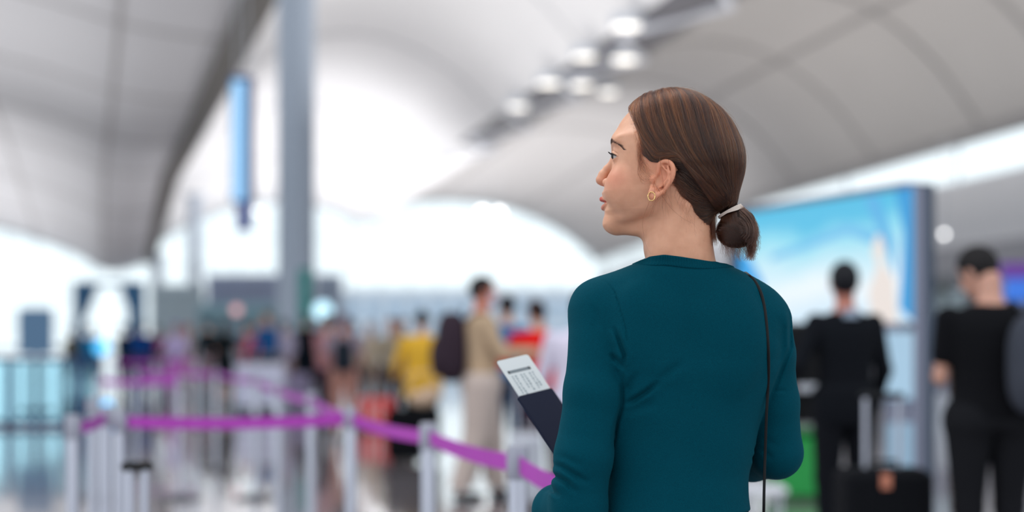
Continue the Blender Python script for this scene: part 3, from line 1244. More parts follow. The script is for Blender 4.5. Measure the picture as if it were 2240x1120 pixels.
TZ = np.array([-58, -50, -45, -37, -23, -15, -5, 5, 14, 21, 30, 45, 60, 72, 80, 90, 100], float)
TF = np.array([88, 99, 103, 107, 107.5, 109.5, 107, 111.5, 113.6, 109.5, 105, 98.5, 92, 90, 90.5, 91.5, 92.5], float)
TW = np.array([20, 28, 32, 37, 45, 50, 54.5, 58, 61, 62.5, 65, 67, 68.5, 69.5, 70, 71, 72], float)
LIPU = [(97.5, 27, -.5, 1.6), (103, 20, 1.0, 2.8), (109.4, 12, 3.2, 3.4), (113.9, 5, 5.2, 3.8), (114.2, 0, 4.8, 3.8)]
LIPL = [(99.5, 25, -1.8, 1.6), (103.4, 18, -4.6, 3.4), (108.0, 10, -7.4, 4.5), (110.8, 0, -8.2, 5.1)]
EYEC = (81.5, 31.0, 72.0)


def ear_pts():
    out = []
    for (px, py, r) in [(1434, 389, 1.6), (1438, 379, 2.6), (1440, 367, 3.0), (1443, 357.5, 3.1), (1451, 352.8, 3.2), (1461, 353.5, 3.3), (1469.5, 360, 3.4), (1473, 371, 3.5), (1472, 384, 3.4), (1466, 398, 3.1), (1457, 410, 2.8), (1449, 420, 3.0)]:
        x, z = H(px, py, 78)
        y = 71.5 + (1440 - px) * -0.22 + max(0, (385 - py)) * 0.03
        out.append((x, y, z, r))
    return out


def hp(px, py, y):
    x, z = H(px, py, y)
    return (x, y, z)


EARH = [tuple(p) for p in spline(ear_pts(), 26)]
EARL = hp(1429.5, 424, 73)
EARC = hp(1438, 394, 76)
ANTI = [hp(1461, 364, 76.0) + (1.8,), hp(1464, 378, 77.5) + (2.2,), hp(1461, 392, 77.0) + (2.4,), hp(1452, 403, 75.5) + (2.4,), hp(1443, 408, 74) + (2.6,)]
ANT2 = [hp(1461, 380, 76) + (1.8,), hp(1452, 366, 74.5) + (1.7,), hp(1447, 360, 73) + (1.2,)]
TRAG = hp(1427.5, 393, 69.5)


def f_head(X, Y, Z):
    x, y, z = world2head(X, Y, Z)
    ay = np.abs(y)
    cran = ell(x, ay, z, (-2, 0, 85), (98.5, 75, 86))
    A = np.interp(z, TZ, TF) - 20
    wd = np.interp(z, TZ, TW)
    n = 2.35
    front = x > 20
    dx = np.abs(x - 20)
    q = (np.where(front, dx / A, dx / 70.0) ** n + (ay / wd) ** n) ** (1 / n)
    low = (q - 1) * np.minimum(A, wd) * 0.95
    low = smax(low, z - 104, 10)
    zb = -16 - (x - 10) * 0.335
    low = smax(low, (zb - z) * 0.95, 16)
    f = smin(cran, low, 16)
    f = smin(f, ell(x, ay, z, (95.5, 0, -35), (14, 18, 14)), 12)
    f = smin(f, ell(x, ay, z, (73, 36, 20), (29, 23, 33)), 14)          # cheek
    f = smin(f, ell(x, ay, z, (80.5, 26, 95), (11, 26, 7)), 12)           # brow ridge
    # under the chin and neck
    f = smin(f, seg(x, ay, z, (86, 0, -40), (42, 0, -38), 12, 20), 14)
    nk = seg(x, y, z, (-14, -3, -5), (-8, -7, -72), 51, 51.5)
    nk = smin(nk, seg(x, y, z, (-8, -7, -72), (-24, -26, -150), 51.5, 57), 15)
    f = smin(f, nk, 16)
    f = smin(f, seg(x, ay, z, (-24, 44, -12), (28, 22, -112), 7, 8), 20)   # neck muscle
    # eye sockets
    f = smax(f, -ell(x, ay, z, (104, 31, 73), (15, 19, 12)), 9)
    f = smax(f, -ell(x, ay, z, (100, 14, 70), (6, 5, 8)), 6)
    # nose
    f = smin(f, chain(x, ay, z, [(88.5, 0, 80, 6), (95.5, 0, 66, 5.6), (105.6, 0, 54, 6.2), (112.2, 0, 45, 7.4), (115.6, 0, 37.0, 8.6)], 3), 6)
    f = smin(f, seg(x, ay, z, (112.5, 0, 31.8), (102.0, 0, 28), 5, 5), 3)
    f = smin(f, ell(x, ay, z, (102.8, 12.8, 31.5), (8.8, 5.4, 6.8)), 5)
    f = smax(f, -ell(x, ay, z, (108, 7, 23.5), (5, 3, 5)), 2)
    # lips
    lu = chain(x, ay, z, LIPU)
    ll = chain(x, ay, z, LIPL)
    f = smin(f, lu, 2.0)
    f = smin(f, ll, 2.5)
    gro = chain(x, ay, z, [(97, 27.5, -1, 1.3), (107, 19, -1.0, 1.6), (115.0, 8, -1.2, 2.2), (118.0, 0, -1.6, 3.0)])
    f = smax(f, -gro, 1.8)
    # eyelids
    ex, ey, ez = EYEC
    lid = np.sqrt((x - ex) ** 2 + (ay - ey) ** 2 + (z - ez) ** 2) - 13.4
    f = smin(f, lid, 5)
    t = np.clip((ay - ey) / 15.5, -1, 1)
    zu = 68.2 + 7.6 * (1 - np.abs(t) ** 2.2) + np.where(t > 0, 0, 0) * 1.0
    zl = 68.4 - 3.2 * (1 - t ** 2) 
    slit = np.maximum(np.maximum(z - zu, zl - z), np.maximum(np.abs(ay - ey) - 15.2, 84.5 - x))
    f = smax(f, -slit, 0.9)
    crease = np.sqrt((z - (zu + 3.6)) ** 2 + (np.sqrt((x - ex) ** 2 + (ay - ey) ** 2 + (z - ez) ** 2) - 13.6) ** 2) - 0.5
    f = f + 1.1 * np.exp(-(np.maximum(crease, 0) / 0.9) ** 2) * (np.abs(t) < 0.99) * (x > 78)
    # ears
    near = (ay > 55) & (x > -50) & (x < 60)
    if near.any():
        xe, ye, ze = x[near], ay[near], z[near]
        # sheared so the blade leans with the long axis of the ear
        e = ell(xe - (ze - 32) * -0.32, ye - (-(xe - 8)) * 0.22, ze, (6.5, 68.5, 33), (15.5, 3.4, 28))
        e = smin(e, chain(xe, ye, ze, EARH, 1.5), 3)
        e = smin(e, ell(xe, ye, ze, EARL, (8.0, 3.8, 10.5)), 5)
        e = smin(e, chain(xe, ye, ze, [EARH[-1], hp(1440, 426, 74) + (3.2,), hp(1431, 429, 73) + (3.4,), hp(1425, 421, 71) + (3.0,), hp(1426, 408, 68) + (3.0,)], 2), 4)
        e = smin(e, chain(xe, ye, ze, ANTI, 1.5), 2.6)
        e = smin(e, chain(xe, ye, ze, ANT2, 1.0), 2.4)
        e = smin(e, ell(xe, ye, ze, TRAG, (5.0, 4.4, 6.0)), 5)
        fe = smin(f[near], e, 4)
        fe = smax(fe, -ell(xe, ye, ze, (EARC[0] - .5, 78, EARC[2] - 1), (7.6, 9.0, 10.5)), 3.0)
        fe = smax(fe, -ell(xe, ye, ze, hp(1452, 383, 76.5), (5.0, 5.0, 7.0)), 2.5)
        f = f.copy()
        f[near] = fe
    return f / 1000.0


# ---- torso outline of the sweater, in pixels at 2.30 m
TLp = [(560, 1430), (566, 1414), (575, 1390), (590, 1352), (605, 1312), (622, 1284), (645, 1268), (690, 1256), (760, 1264), (871, 1292), (996, 1318), (1040, 1322), (1090, 1320), (1130, 1316), (1180, 1305), (1260, 1262), (1340, 1240), (1440, 1238)]
TRp = [(560, 1548), (566, 1562), (575, 1584), (590, 1618), (605, 1650), (622, 1684), (655, 1707), (690, 1726), (760, 1730), (800, 1722), (871, 1686), (940, 1663), (996, 1651), (1045, 1641), (1090, 1640), (1130, 1646), (1180, 1676), (1260, 1722), (1340, 1746), (1440, 1750)]
TBp = [(560, .060), (575, .072), (590, .080), (622, .088), (680, .098), (800, .108), (940, .095), (1040, .088), (1120, .090), (1200, .105), (1340, .122), (1440, .12)]


def py2z(py, D=2.30):
    return EYE + (HOR - py) * D / F


def tor_tab():
    zs = np.linspace(py2z(1440), py2z(560), 120)
    pys = HOR - (zs - EYE) * F / 2.30
    L = np.interp(pys, *zip(*TLp))
    R = np.interp(pys, *zip(*TRp))
    Bd = np.interp(pys, *zip(*TBp))
    k = np.ones(5) / 5

    def sm(a):
        return np.convolve(np.pad(a, 2, 'edge'), k, 'valid')
    L, R, Bd = sm(L), sm(R), sm(Bd)
    cxm = ((L + R) / 2 - 1120) * 2.30 / F
    hw = (R - L) / 2 * 2.30 / F * 0.998
    return zs, cxm, hw, Bd


TT = tor_tab()


def f_torso(X, Y, Z, grow=0.0):
    cx = np.interp(Z, TT[0], TT[1])
    hw = np.interp(Z, TT[0], TT[2]) + grow
    bd = np.interp(Z, TT[0], TT[3]) + grow
    cy = 2.315 + np.interp(Z, [1.0, 1.25, 1.40], [0.0, 0.015, 0.0])
    n = 2.25
    q = ((np.abs(X - cx) / hw) ** n + (np.abs(Y - cy) / bd) ** n) ** (1 / n)
    f = (q - 1) * np.minimum(hw, bd) * 0.95
    return f


def P4(px, py, D, r):
    w = W(px, py, D)
    return (w[0], w[1], w[2], r)


ARM_L = [P4(1313, 686, 2.295, .0480), P4(1298, 860, 2.268, .0455), P4(1276, 1000, 2.255, .0445), P4(1266, 1110, 2.26, .0435)]
FORE_L = [P4(1266, 1110, 2.26, .0435), P4(1222, 1117, 2.35, .042), P4(1262, 1096, 2.455, .028)]
ARM_R = [P4(1664, 712, 2.31, .0445), P4(1678, 775, 2.325, .0435), P4(1688, 880, 2.345, .0435), P4(1698, 990, 2.355, .0425)]
FORE_R = [P4(1698, 990, 2.355, .0425), P4(1645, 1004, 2.43, .037), P4(1585, 990, 2.50, .028)]
CRS = []          # creases: (pixel polyline, depth, width)


def crease(pts, depth, width):
    CRS.append(([W(p[0], p[1], 2.25)[[0, 2]] for p in pts], depth, width))


seam = [(1305, 604), (1320, 612), (1332, 623), (1345, 640), (1355, 670), (1363, 697), (1369, 722), (1371.5, 761), (1366, 795)]
crease(seam, 0.0024, 0.0015)
crease([(1362, 812), (1361, 845), (1361, 880), (1358, 897), (1349, 924), (1344, 955), (1339, 990)], 0.0045, 0.0036)
crease([(1342, 714), (1355, 746), (1366, 778), (1363, 812)], 0.0095, 0.0040)
crease([(1333, 772), (1352, 791), (1361, 808)], 0.0065, 0.0042)
crease([(1296, 666), (1304, 690), (1310, 722)], 0.0022, 0.006)
crease([(1361, 886), (1385, 877), (1412, 859), (1443, 834)], 0.0078, 0.0048)
crease([(1443, 834), (1470, 810), (1500, 790)], 0.0034, 0.008)
crease([(1363, 866), (1379, 840), (1396, 812)], 0.0042, 0.0065)
crease([(1366, 905), (1395, 893), (1440, 880)], 0.0034, 0.0090)
crease([(1196, 1037), (1215, 1042), (1240, 1056), (1262, 1080)], 0.0080, 0.0050)
crease([(1207, 1014), (1230, 1022), (1262, 1042), (1290, 1058)], 0.0070, 0.0055)
crease([(1182, 1064), (1205, 1070), (1225, 1088)], 0.0070, 0.0048)
crease([(1215, 992), (1240, 1004), (1275, 1020)], 0.0030, 0.0070)
crease([(1643, 998), (1656, 1006), (1676, 1032)], 0.0060, 0.0045)
crease([(1648, 980), (1668, 986), (1692, 1006)], 0.0055, 0.0050)
crease([(1655, 958), (1680, 966), (1705, 974)], 0.0026, 0.0060)
crease([(1692, 858), (1706, 855), (1722, 855)], 0.0026, 0.0035)
crease([(1722, 668), (1728, 700), (1729, 761), (1715, 797), (1692, 858), (1682, 880)], 0.0050, 0.0035)
crease([(1702, 690), (1712, 720), (1712, 770), (1700, 815)], 0.0040, 0.008)
crease([(1700, 1034), (1725, 1020), (1745, 1000)], 0.0024, 0.006)
SPINE = [(1500, 620), (1503, 760), (1492, 900), (1488, 1040)]
crease(SPINE, 0.0030, 0.020)


def poly2(x, z, pts):
    """squared distance to a polyline and a fade towards its ends"""
    d = None
    ls_ = [math.hypot(b[0] - a[0], b[1] - a[1]) for a, b in zip(pts[:-1], pts[1:])]
    tot = sum(ls_)
    acc_ = 0.0
    for a, b, l_ in zip(pts[:-1], pts[1:], ls_):
        bx, bz = b[0] - a[0], b[1] - a[1]
        t = np.clip(((x - a[0]) * bx + (z - a[1]) * bz) / (bx * bx + bz * bz), 0, 1)
        q = (x - a[0] - t * bx) ** 2 + (z - a[1] - t * bz) ** 2
        u = (acc_ + t * l_) / tot
        acc_ += l_
        if d is None:
            d, uu = q, u
        else:
            m_ = q < d
            d = np.where(m_, q, d)
            uu = np.where(m_, u, uu)
    return d, np.clip(np.minimum(uu, 1 - uu) * 3.2, 0, 1) ** 0.8


HEMZ = py2z(1117)


def f_arms(x, y, z, g=0.0):
    a = chain(x, y, z, ARM_L, .012)
    a = smin(a, chain(x, y, z, FORE_L, .012), .012)
    b = chain(x, y, z, ARM_R, .012)
    b = smin(b, chain(x, y, z, FORE_R, .012), .010)
    return np.minimum(a, b) - g


def f_sweater(x, y, z):
    t = f_torso(x, y, z)
    # shoulder blades
    t = smin(t, ell(x, y, z, W(1402, 735, 2.245), (.045, .022, .07)), .03)
    t = smin(t, ell(x, y, z, W(1592, 742, 2.25), (.045, .022, .07)), .03)
    t = smax(t, HEMZ - z, .004)
    k = np.interp(z, [1.20, 1.27, 1.33, 1.38], [.003, .005, .026, .036])
    f = smin(t, f_arms(x, y, z), k)
    f = smax(f, z - py2z(568) - (x - W(1490, 0, 2.3)[0]) * -0.05, .012)
    # wrinkles of the knit, on the back
    near = y < 2.33
    if near.any():
        xn, zn, yn = x[near], z[near], y[near]
        f = f.copy()
        acc = np.zeros(len(xn))
        for pts, dep, wd in CRS:
            d2 = poly2(xn * 2.25 / yn, EYE + (zn - EYE) * 2.25 / yn, pts)
            d2, fd = d2
            acc += fd * (dep * np.exp(-d2 / (wd * wd)) - dep * 0.45 * np.exp(-d2 / (6.25 * wd * wd)))
        acc += 0.0009 * np.sin(xn * 47 + zn * 31 + 1.0) * np.sin(zn * 39 - xn * 22) 
        f[near] = f[near] + acc * np.clip((2.33 - yn) / .04, 0, 1)
    return f


# ---- hands: built along a frame (o origin at wrist, d direction of the fingers, n back-of-hand normal)
def hand_pts(o, d, n, left=True, curl=(0.5, 0.9, 0.6), spread=0.12, s=1.0, thumb_out=0.6):
    o, d, n = np.array(o), np.array(d, float), np.array(n, float)
    d /= np.linalg.norm(d)
    n = n - d * n.dot(d)
    n /= np.linalg.norm(n)
    side = np.cross(n, d)            # towards the thumb for a left hand seen from the back
    if not left:
        side = -side
    chains = []
    palm = []
    ln = [(.040, .024, .020), (.045, .028, .022), (.041, .026, .021), (.032, .019, .018)]
    for i in range(4):
        off = (1.5 - i) * 0.019 * s
        a = o + side * off * 0.55
        b = o + d * (.088 - abs(i - 1) * .005) * s + side * off
        palm.append((a, b, .0125 * s, .0098 * s))
        ang = 0.0
        p = b
        ch = [(p, .0088 * s)]
        sp = (1.5 - i) * spread
        for j in range(3):
            ang += curl[j]
            v = d * math.cos(ang) - n * math.sin(ang) + side * sp * 0.5
            v /= np.linalg.norm(v)
            p = p + v * ln[i][j] * s
            ch.append((p, (.0080 - j * .0008) * s))
        chains.append(ch)
    t0 = o + d * .018 * s + side * .020 * s
    t1 = t0 + (d * .62 + side * thumb_out - n * .25) * .045 * s
    t2 = t1 + (d * .85 + side * thumb_out * .35 - n * .40) * .032 * s
    t3 = t2 + (d * .90 - side * .05 - n * .45) * .026 * s
    chains.append([(t0, .0125 * s), (t1, .0105 * s), (t2, .0092 * s), (t3, .0080 * s)])
    return palm, chains


def f_hand(x, y, z, hd):
    palm, chains = hd
    f = None
    for a, b, ra, rb in palm:
        s = seg(x, y, z, a, b, ra, rb)
        f = s if f is None else smin(f, s, .008)
    for ch in chains:
        c = chain(x, y, z, [tuple(p) + (r,) for p, r in ch], .002)
        f = smin(f, c, .005)
    return f


WL = np.array(FORE_L[-1][:3])
WR = np.array(FORE_R[-1][:3])
# passport frame
PL0 = W(1132, 869, 2.50)                    # top left corner of the passport cover
PU = np.array([.061, .062, .013]); PU /= np.linalg.norm(PU)
PV = np.array([.55, -.367, -.83]); PV /= np.linalg.norm(PV)
PN = np.cross(PU, PV); PN /= np.linalg.norm(PN)
if PN[1] > 0:
    PN = -PN                                 # normal of the side that faces the camera
PG = PL0 + PU * .092 + PV * .116             # where the hand grips it
HAND_L = hand_pts(WL + np.array([.0, .0, .0]), (PG + PN * .018 - WL), PN * 1.0 + PU * .2, True, (1.0, 1.25, .8), .04, .80, .25)
HAND_R = hand_pts(WR, (-1.0, .35, .1), (.25, .1, 1.0), False, (0.35, 0.6, 0.5), .08, .90, .5)
LEGX = (W(1430, 0, 2.32)[0], W(1556, 0, 2.32)[0])


def f_lower(x, y, z, g=0.0):
    f = None
    for i, lx in enumerate(LEGX):
        c = chain(x, y, z, [(lx, 2.325, .86, .088 + g), (lx, 2.33, .50, .056 + g), (lx + (-.004, .004)[i], 2.34, .30, .050 + g), (lx + (-.008, .008)[i], 2.345, .09, .036 + g)], .03)
        f = c if f is None else smin(f, c, .015)
    return f


def f_feet(x, y, z, g=0.0):
    f = None
    for i, lx in enumerate(LEGX):
        lx = lx + (-.008, .008)[i]
        c = chain(x, y, z, [(lx, 2.33, .045, .034 + g), (lx + (-.008, .008)[i], 2.42, .034, .034 + g), (lx + (-.012, .012)[i], 2.50, .026, .026 + g)], .02)
        f = c if f is None else np.minimum(f, c)
    return smax(f, .004 - z, .006)


def f_bodylow(x, y, z):
    t = smin(f_torso(x, y, z, -.012), 0 * x + 1, .001)
    t = smax(t, py2z(1380) - z, .03)
    f = smin(t, f_lower(x, y, z, -.012), .03)
    f = smin(f, f_arms(x, y, z, -.012), .01)
    f = smin(f, f_hand(x, y, z, HAND_L), .008)
    f = smin(f, f_hand(x, y, z, HAND_R), .008)
    f = smin(f, f_feet(x, y, z, -.008), .015)
    return f


def f_body(x, y, z):
    return f_bodylow(x, y, z)


person = empty('person', (0.295, 2.33, 0.0), 'woman in a teal knitted sweater looking left, brown hair tied at the nape', 'person')

# skin material: tint attribute carries lips, blush and brow colour
skin = bpy.data.materials.new('skin')
skin.use_nodes = True
nt = skin.node_tree
bs = nt.nodes['Principled BSDF']
at = nt.nodes.new('ShaderNodeAttribute')
at.attribute_name = 'tint'
tcn = nt.nodes.new('ShaderNodeTexCoord')
nz = nt.nodes.new('ShaderNodeTexNoise')
nz.inputs['Scale'].default_value = 60
nz.inputs['Detail'].default_value = 4
nt.links.new(tcn.outputs['Object'], nz.inputs['Vector'])
mm = nt.nodes.new('ShaderNodeMix')
mm.data_type = 'RGBA'
mm.blend_type = 'MULTIPLY'
mm.inputs[0].default_value = 1.0
rp = nt.nodes.new('ShaderNodeValToRGB')
rp.color_ramp.elements[0].position = .3
rp.color_ramp.elements[0].color = (.90, .86, .84, 1)
rp.color_ramp.elements[1].position = .7
rp.color_ramp.elements[1].color = (1, 1, 1, 1)
nt.links.new(nz.outputs['Fac'], rp.inputs[0])
nt.links.new(at.outputs['Color'], mm.inputs[6])
nt.links.new(rp.outputs[0], mm.inputs[7])
nt.links.new(mm.outputs[2], bs.inputs['Base Color'])
bs.inputs['Roughness'].default_value = 0.48
bs.inputs['Specular IOR Level'].default_value = 0.4
bs.inputs['Subsurface Weight'].default_value = 0.25
bs.inputs['Subsurface Radius'].default_value = (1.0, 0.35, 0.18)
bs.inputs['Subsurface Scale'].default_value = 0.006
nz2 = nt.nodes.new('ShaderNodeTexNoise')
nz2.inputs['Scale'].default_value = 900
nt.links.new(tcn.outputs['Object'], nz2.inputs['Vector'])
bpn = nt.nodes.new('ShaderNodeBump')
bpn.inputs['Strength'].default_value = 0.10
bpn.inputs['Distance'].default_value = 0.0005
nt.links.new(nz2.outputs['Fac'], bpn.inputs['Height'])
nt.links.new(bpn.outputs['Normal'], bs.inputs['Normal'])

hlo = head2world(0, 0, 0)
V1, Q1 = surf(f_head, (HO[0] - .150, HO[1] - .105, py2z(585)), (HO[0] + .130, HO[1] + .115, HO[2] + .180), 0.00115)
V2, Q2 = surf(f_body, (-.02, 2.12, -.01), (.52, 2.74, py2z(572)), 0.0045)
Vb = np.concatenate([V1, V2])
Qb = np.concatenate([Q1, Q2 + len(V1)])
body = mesh_np('body', Vb, Qb, skin, person)
# tint
hx, hy, hz = world2head(Vb[:, 0], Vb[:, 1], Vb[:, 2])
ay = np.abs(hy)
base = np.array(srgb(221, 167, 137)[:3])
Cc = np.tile(base, (len(Vb), 1))


def mixc(mask, col):
    global Cc
    Cc = Cc * (1 - mask[:, None]) + np.array(col[:3])[None] * mask[:, None]


def gs(c, r):
    return np.exp(-(((hx - c[0]) / r[0]) ** 2 + ((ay - c[1]) / r[1]) ** 2 + ((hz - c[2]) / r[2]) ** 2))


mixc(0.55 * gs((84, 48, 32), (26, 26, 20)), srgb(208, 120, 96))
mixc(0.35 * gs((116, 0, 34), (14, 16, 12)), srgb(212, 130, 104))
mixc(0.40 * np.clip((ay - 66) / 6, 0, 1) * (hx > -30) * (hx < 35) * (hz > -5) * (hz < 75), srgb(222, 130, 98))
mixc(0.30 * gs((10, 76, 33), (8, 8, 10)), srgb(190, 95, 70))
dl = np.minimum(chain(hx, ay, hz, LIPU) - 0.2, chain(hx, ay, hz, LIPL) + 0.3)
mixc(0.9 * np.clip(0.8 - dl / 1.2, 0, 1) * (ay < 28) * (hx > 90), srgb(178, 54, 44))
mixc(0.30 * gs((95, 31, 82), (14, 16, 5)), srgb(176, 120, 96))
ca = body.data.color_attributes.new('tint', 'FLOAT_COLOR', 'POINT')
ca.data.foreach_set('color', np.concatenate([Cc, np.ones((len(Cc), 1))], 1).astype(np.float32).ravel())

# eyes
eye_m = mat('eye_white', srgb(196, 186, 180), 0.12, spec=0.6)
iris_m = mat('iris_brown', srgb(26, 15, 11), 0.12, spec=.3)
for sgn in (1, -1):
    c = (EYEC[0], EYEC[1] * sgn, EYEC[2])
    V, Q = surf(lambda X, Y, Z: (np.sqrt(sum((a - b) ** 2 for a, b in zip(world2head(X, Y, Z), c))) - 12.2) / 1000, head2world(*c) - .014, head2world(*c) + .014, .0011)
    eo = mesh_np('eye', V, Q, eye_m, person)
    rings = []
    gz = np.array([0.985, 0.15 * sgn, -0.02])
    gz /= np.linalg.norm(gz)
    u_ = np.cross(gz, (0, 0, 1)); u_ /= np.linalg.norm(u_)
    v_ = np.cross(gz, u_)
    for ph in (0.62, 0.54, 0.42, 0.30, 0.18, 0.08):
        rr = 12.2 + 0.15 + 1.4 * (1 - (ph / 0.62) ** 2)
        rings.append([head2world(*(np.array(c) + gz * rr * math.cos(ph) + (u_ * math.cos(t) + v_ * math.sin(t)) * rr * math.sin(ph))) for t in np.linspace(0, 2 * math.pi, 28, endpoint=False)])
    b_ = MB()
    b_.loft(rings)
    b_.build('iris', iris_m, eo, smooth=True)

# ------------------------------------------------------------------ hair
hair_m = bpy.data.materials.new('brown_hair')
hair_m.use_nodes = True
hn = hair_m.node_tree
for n_ in list(hn.nodes):
    if n_.type == 'BSDF_PRINCIPLED':
        hn.nodes.remove(n_)
hb = hn.nodes.new('ShaderNodeBsdfHairPrincipled')
hb.parametrization = 'COLOR'
hb.inputs['Roughness'].default_value = 0.20
hb.inputs['Radial Roughness'].default_value = 0.40
hat = hn.nodes.new('ShaderNodeAttribute')
hat.attribute_name = 'shade'
hrp = hn.nodes.new('ShaderNodeValToRGB')
hrp.color_ramp.elements[0].position = 0.0
hrp.color_ramp.elements[0].color = (.010, .006, .005, 1)
hrp.color_ramp.elements[1].position = 1.0
hrp.color_ramp.elements[1].color = (.24, .064, .018, 1)
e_ = hrp.color_ramp.elements.new(.5)
e_.color = (.027, .0074, .0036, 1)
hn.links.new(hat.outputs['Fac'], hrp.inputs[0])
hn.links.new(hrp.outputs[0], hb.inputs['Color'])
outn = [n_ for n_ in hn.nodes if n_.type == 'OUTPUT_MATERIAL'][0]
hn.links.new(hb.outputs[0], outn.inputs[0])
cap_m = mat('hair_undercoat', srgb(34, 20, 15), 0.6, spec=0.2)
brow_m = mat('brow_hair', srgb(74, 48, 40), 0.6)

# star-shaped silhouette of the hair about a centre, in head mm
SC = (H(1484, 331)[0], H(1484, 331)[1])
sil_px = [(1374, 246), (1393, 224), (1417, 208), (1448, 199), (1480, 196.5), (1508, 200), (1535, 210), (1561, 226), (1583, 245), (1601, 267), (1614, 291), (1623, 311), (1628, 331), (1629, 352), (1627, 372), (1622, 392), (1616, 412), (1612, 432), (1608, 446), (1594, 456), (1577, 464), (1566, 468), (1560, 482), (1555, 500), (1546, 508), (1532, 504), (1512, 490), (1490, 460), (1460, 440), (1420, 420), (1390, 400), (1345, 370), (1325, 330), (1335, 290)]
SA, SR = [], []
for p in sil_px:
    x_, z_ = H(*p)
    SA.append(math.atan2(z_ - SC[1], x_ - SC[0]))
    SR.append(math.hypot(z_ - SC[1], x_ - SC[0]))
o_ = np.argsort(SA)
SA = np.array(SA)[o_]
SR = np.array(SR)[o_]
_an = np.linspace(-math.pi, math.pi, 361)
_rn = np.interp(_an, np.r_[SA - 2 * math.pi, SA, SA + 2 * math.pi], np.r_[SR, SR, SR])
_k = np.exp(-np.linspace(-2, 2, 13) ** 2); _k /= _k.sum()
_rn = np.convolve(np.r_[_rn[-7:-1], _rn, _rn[1:7]], _k, 'valid')


def hair_shell(x, y, z):
    dx, dz = x - SC[0], z - SC[1]
    a = np.arctan2(dz, dx)
    rho = np.interp(a, _an, _rn)
    d = np.sqrt(dx * dx + dz * dz) / rho
    wy = np.interp(z, [-60, -25, 0, 30, 60, 100, 180], [40, 58, 69, 77, 80.5, 81, 81])
    n = 2.5
    q = (d ** n + (np.abs(y) / wy) ** n) ** (1 / n)
    return (q - 1) * np.minimum(rho, wy) * 0.85


hlz, hlx = [], []
for (px, py, yl) in [(1374, 236, 20), (1376, 248, 40), (1383, 268, 58), (1390, 288, 66), (1395, 310, 70), (1398, 330, 72), (1402, 345, 73), (1416, 353, 73), (1448, 356, 73), (1473, 366, 72), (1477, 385, 70), (1480, 402, 66), (1486, 422, 60), (1496, 438, 56), (1508, 453, 48), (1528, 482, 34), (1544, 506, 16), (1552, 516, 6)]:
    x_, z_ = H(px, py, yl)
    hlz.append(z_)
    hlx.append(x_)
hlz, hlx = np.array(hlz)[::-1], np.array(hlx)[::-1]


def hairline(z):
    return np.interp(z, hlz, hlx)


def f_cap(X, Y, Z):
    x, y, z = world2head(X, Y, Z)
    f = hair_shell(x, y, z) + 1.0
    # wavering hairline
    d = hairline(z) + 2.0 * np.sin(z * 0.55) + 1.2 * np.sin(z * 1.3 + y * .2) - x
    f = f + 6.5 * np.exp(-np.maximum(d - 3, 0) / 5.0)
    return smax(f, 2.0 - d, 3) / 1000


hr = person
V, Q = surf(f_cap, (HO[0] - .12, HO[1] - .11, HO[2] - .06), (HO[0] + .14, HO[1] + .11, HO[2] + .19), 0.0022)
hair = mesh_np('hair', V, Q, cap_m, person)
BAND = np.array([H(1598, 460)[0], 0.0, H(1598, 460)[1]])
rng = np.random.default_rng(7)
p_lo = np.array([H(1574, 476)[0], 0, H(1574, 476)[1]])
p_hi = np.array([H(1621, 450)[0], 0, H(1621, 450)[1]])
BCEN = (p_lo + p_hi) / 2
BUA = (p_hi - p_lo) / np.linalg.norm(p_hi - p_lo)


def proj(P, off):
    for _ in range(2):
        e = 0.5
        f0 = hair_shell(P[:, 0], P[:, 1], P[:, 2]) - off
        G = np.stack([hair_shell(P[:, 0] + e, P[:, 1], P[:, 2]) - off - f0, hair_shell(P[:, 0], P[:, 1] + e, P[:, 2]) - off - f0, hair_shell(P[:, 0], P[:, 1], P[:, 2] + e) - off - f0], 1) / e
        g2 = np.maximum((G ** 2).sum(1), .2)
        P = P - (f0 / g2)[:, None] * G
    return P, G / np.sqrt(g2)[:, None]


EC = np.array([hp(1452, 388, 72)[0], 0, hp(1452, 388, 72)[2]])


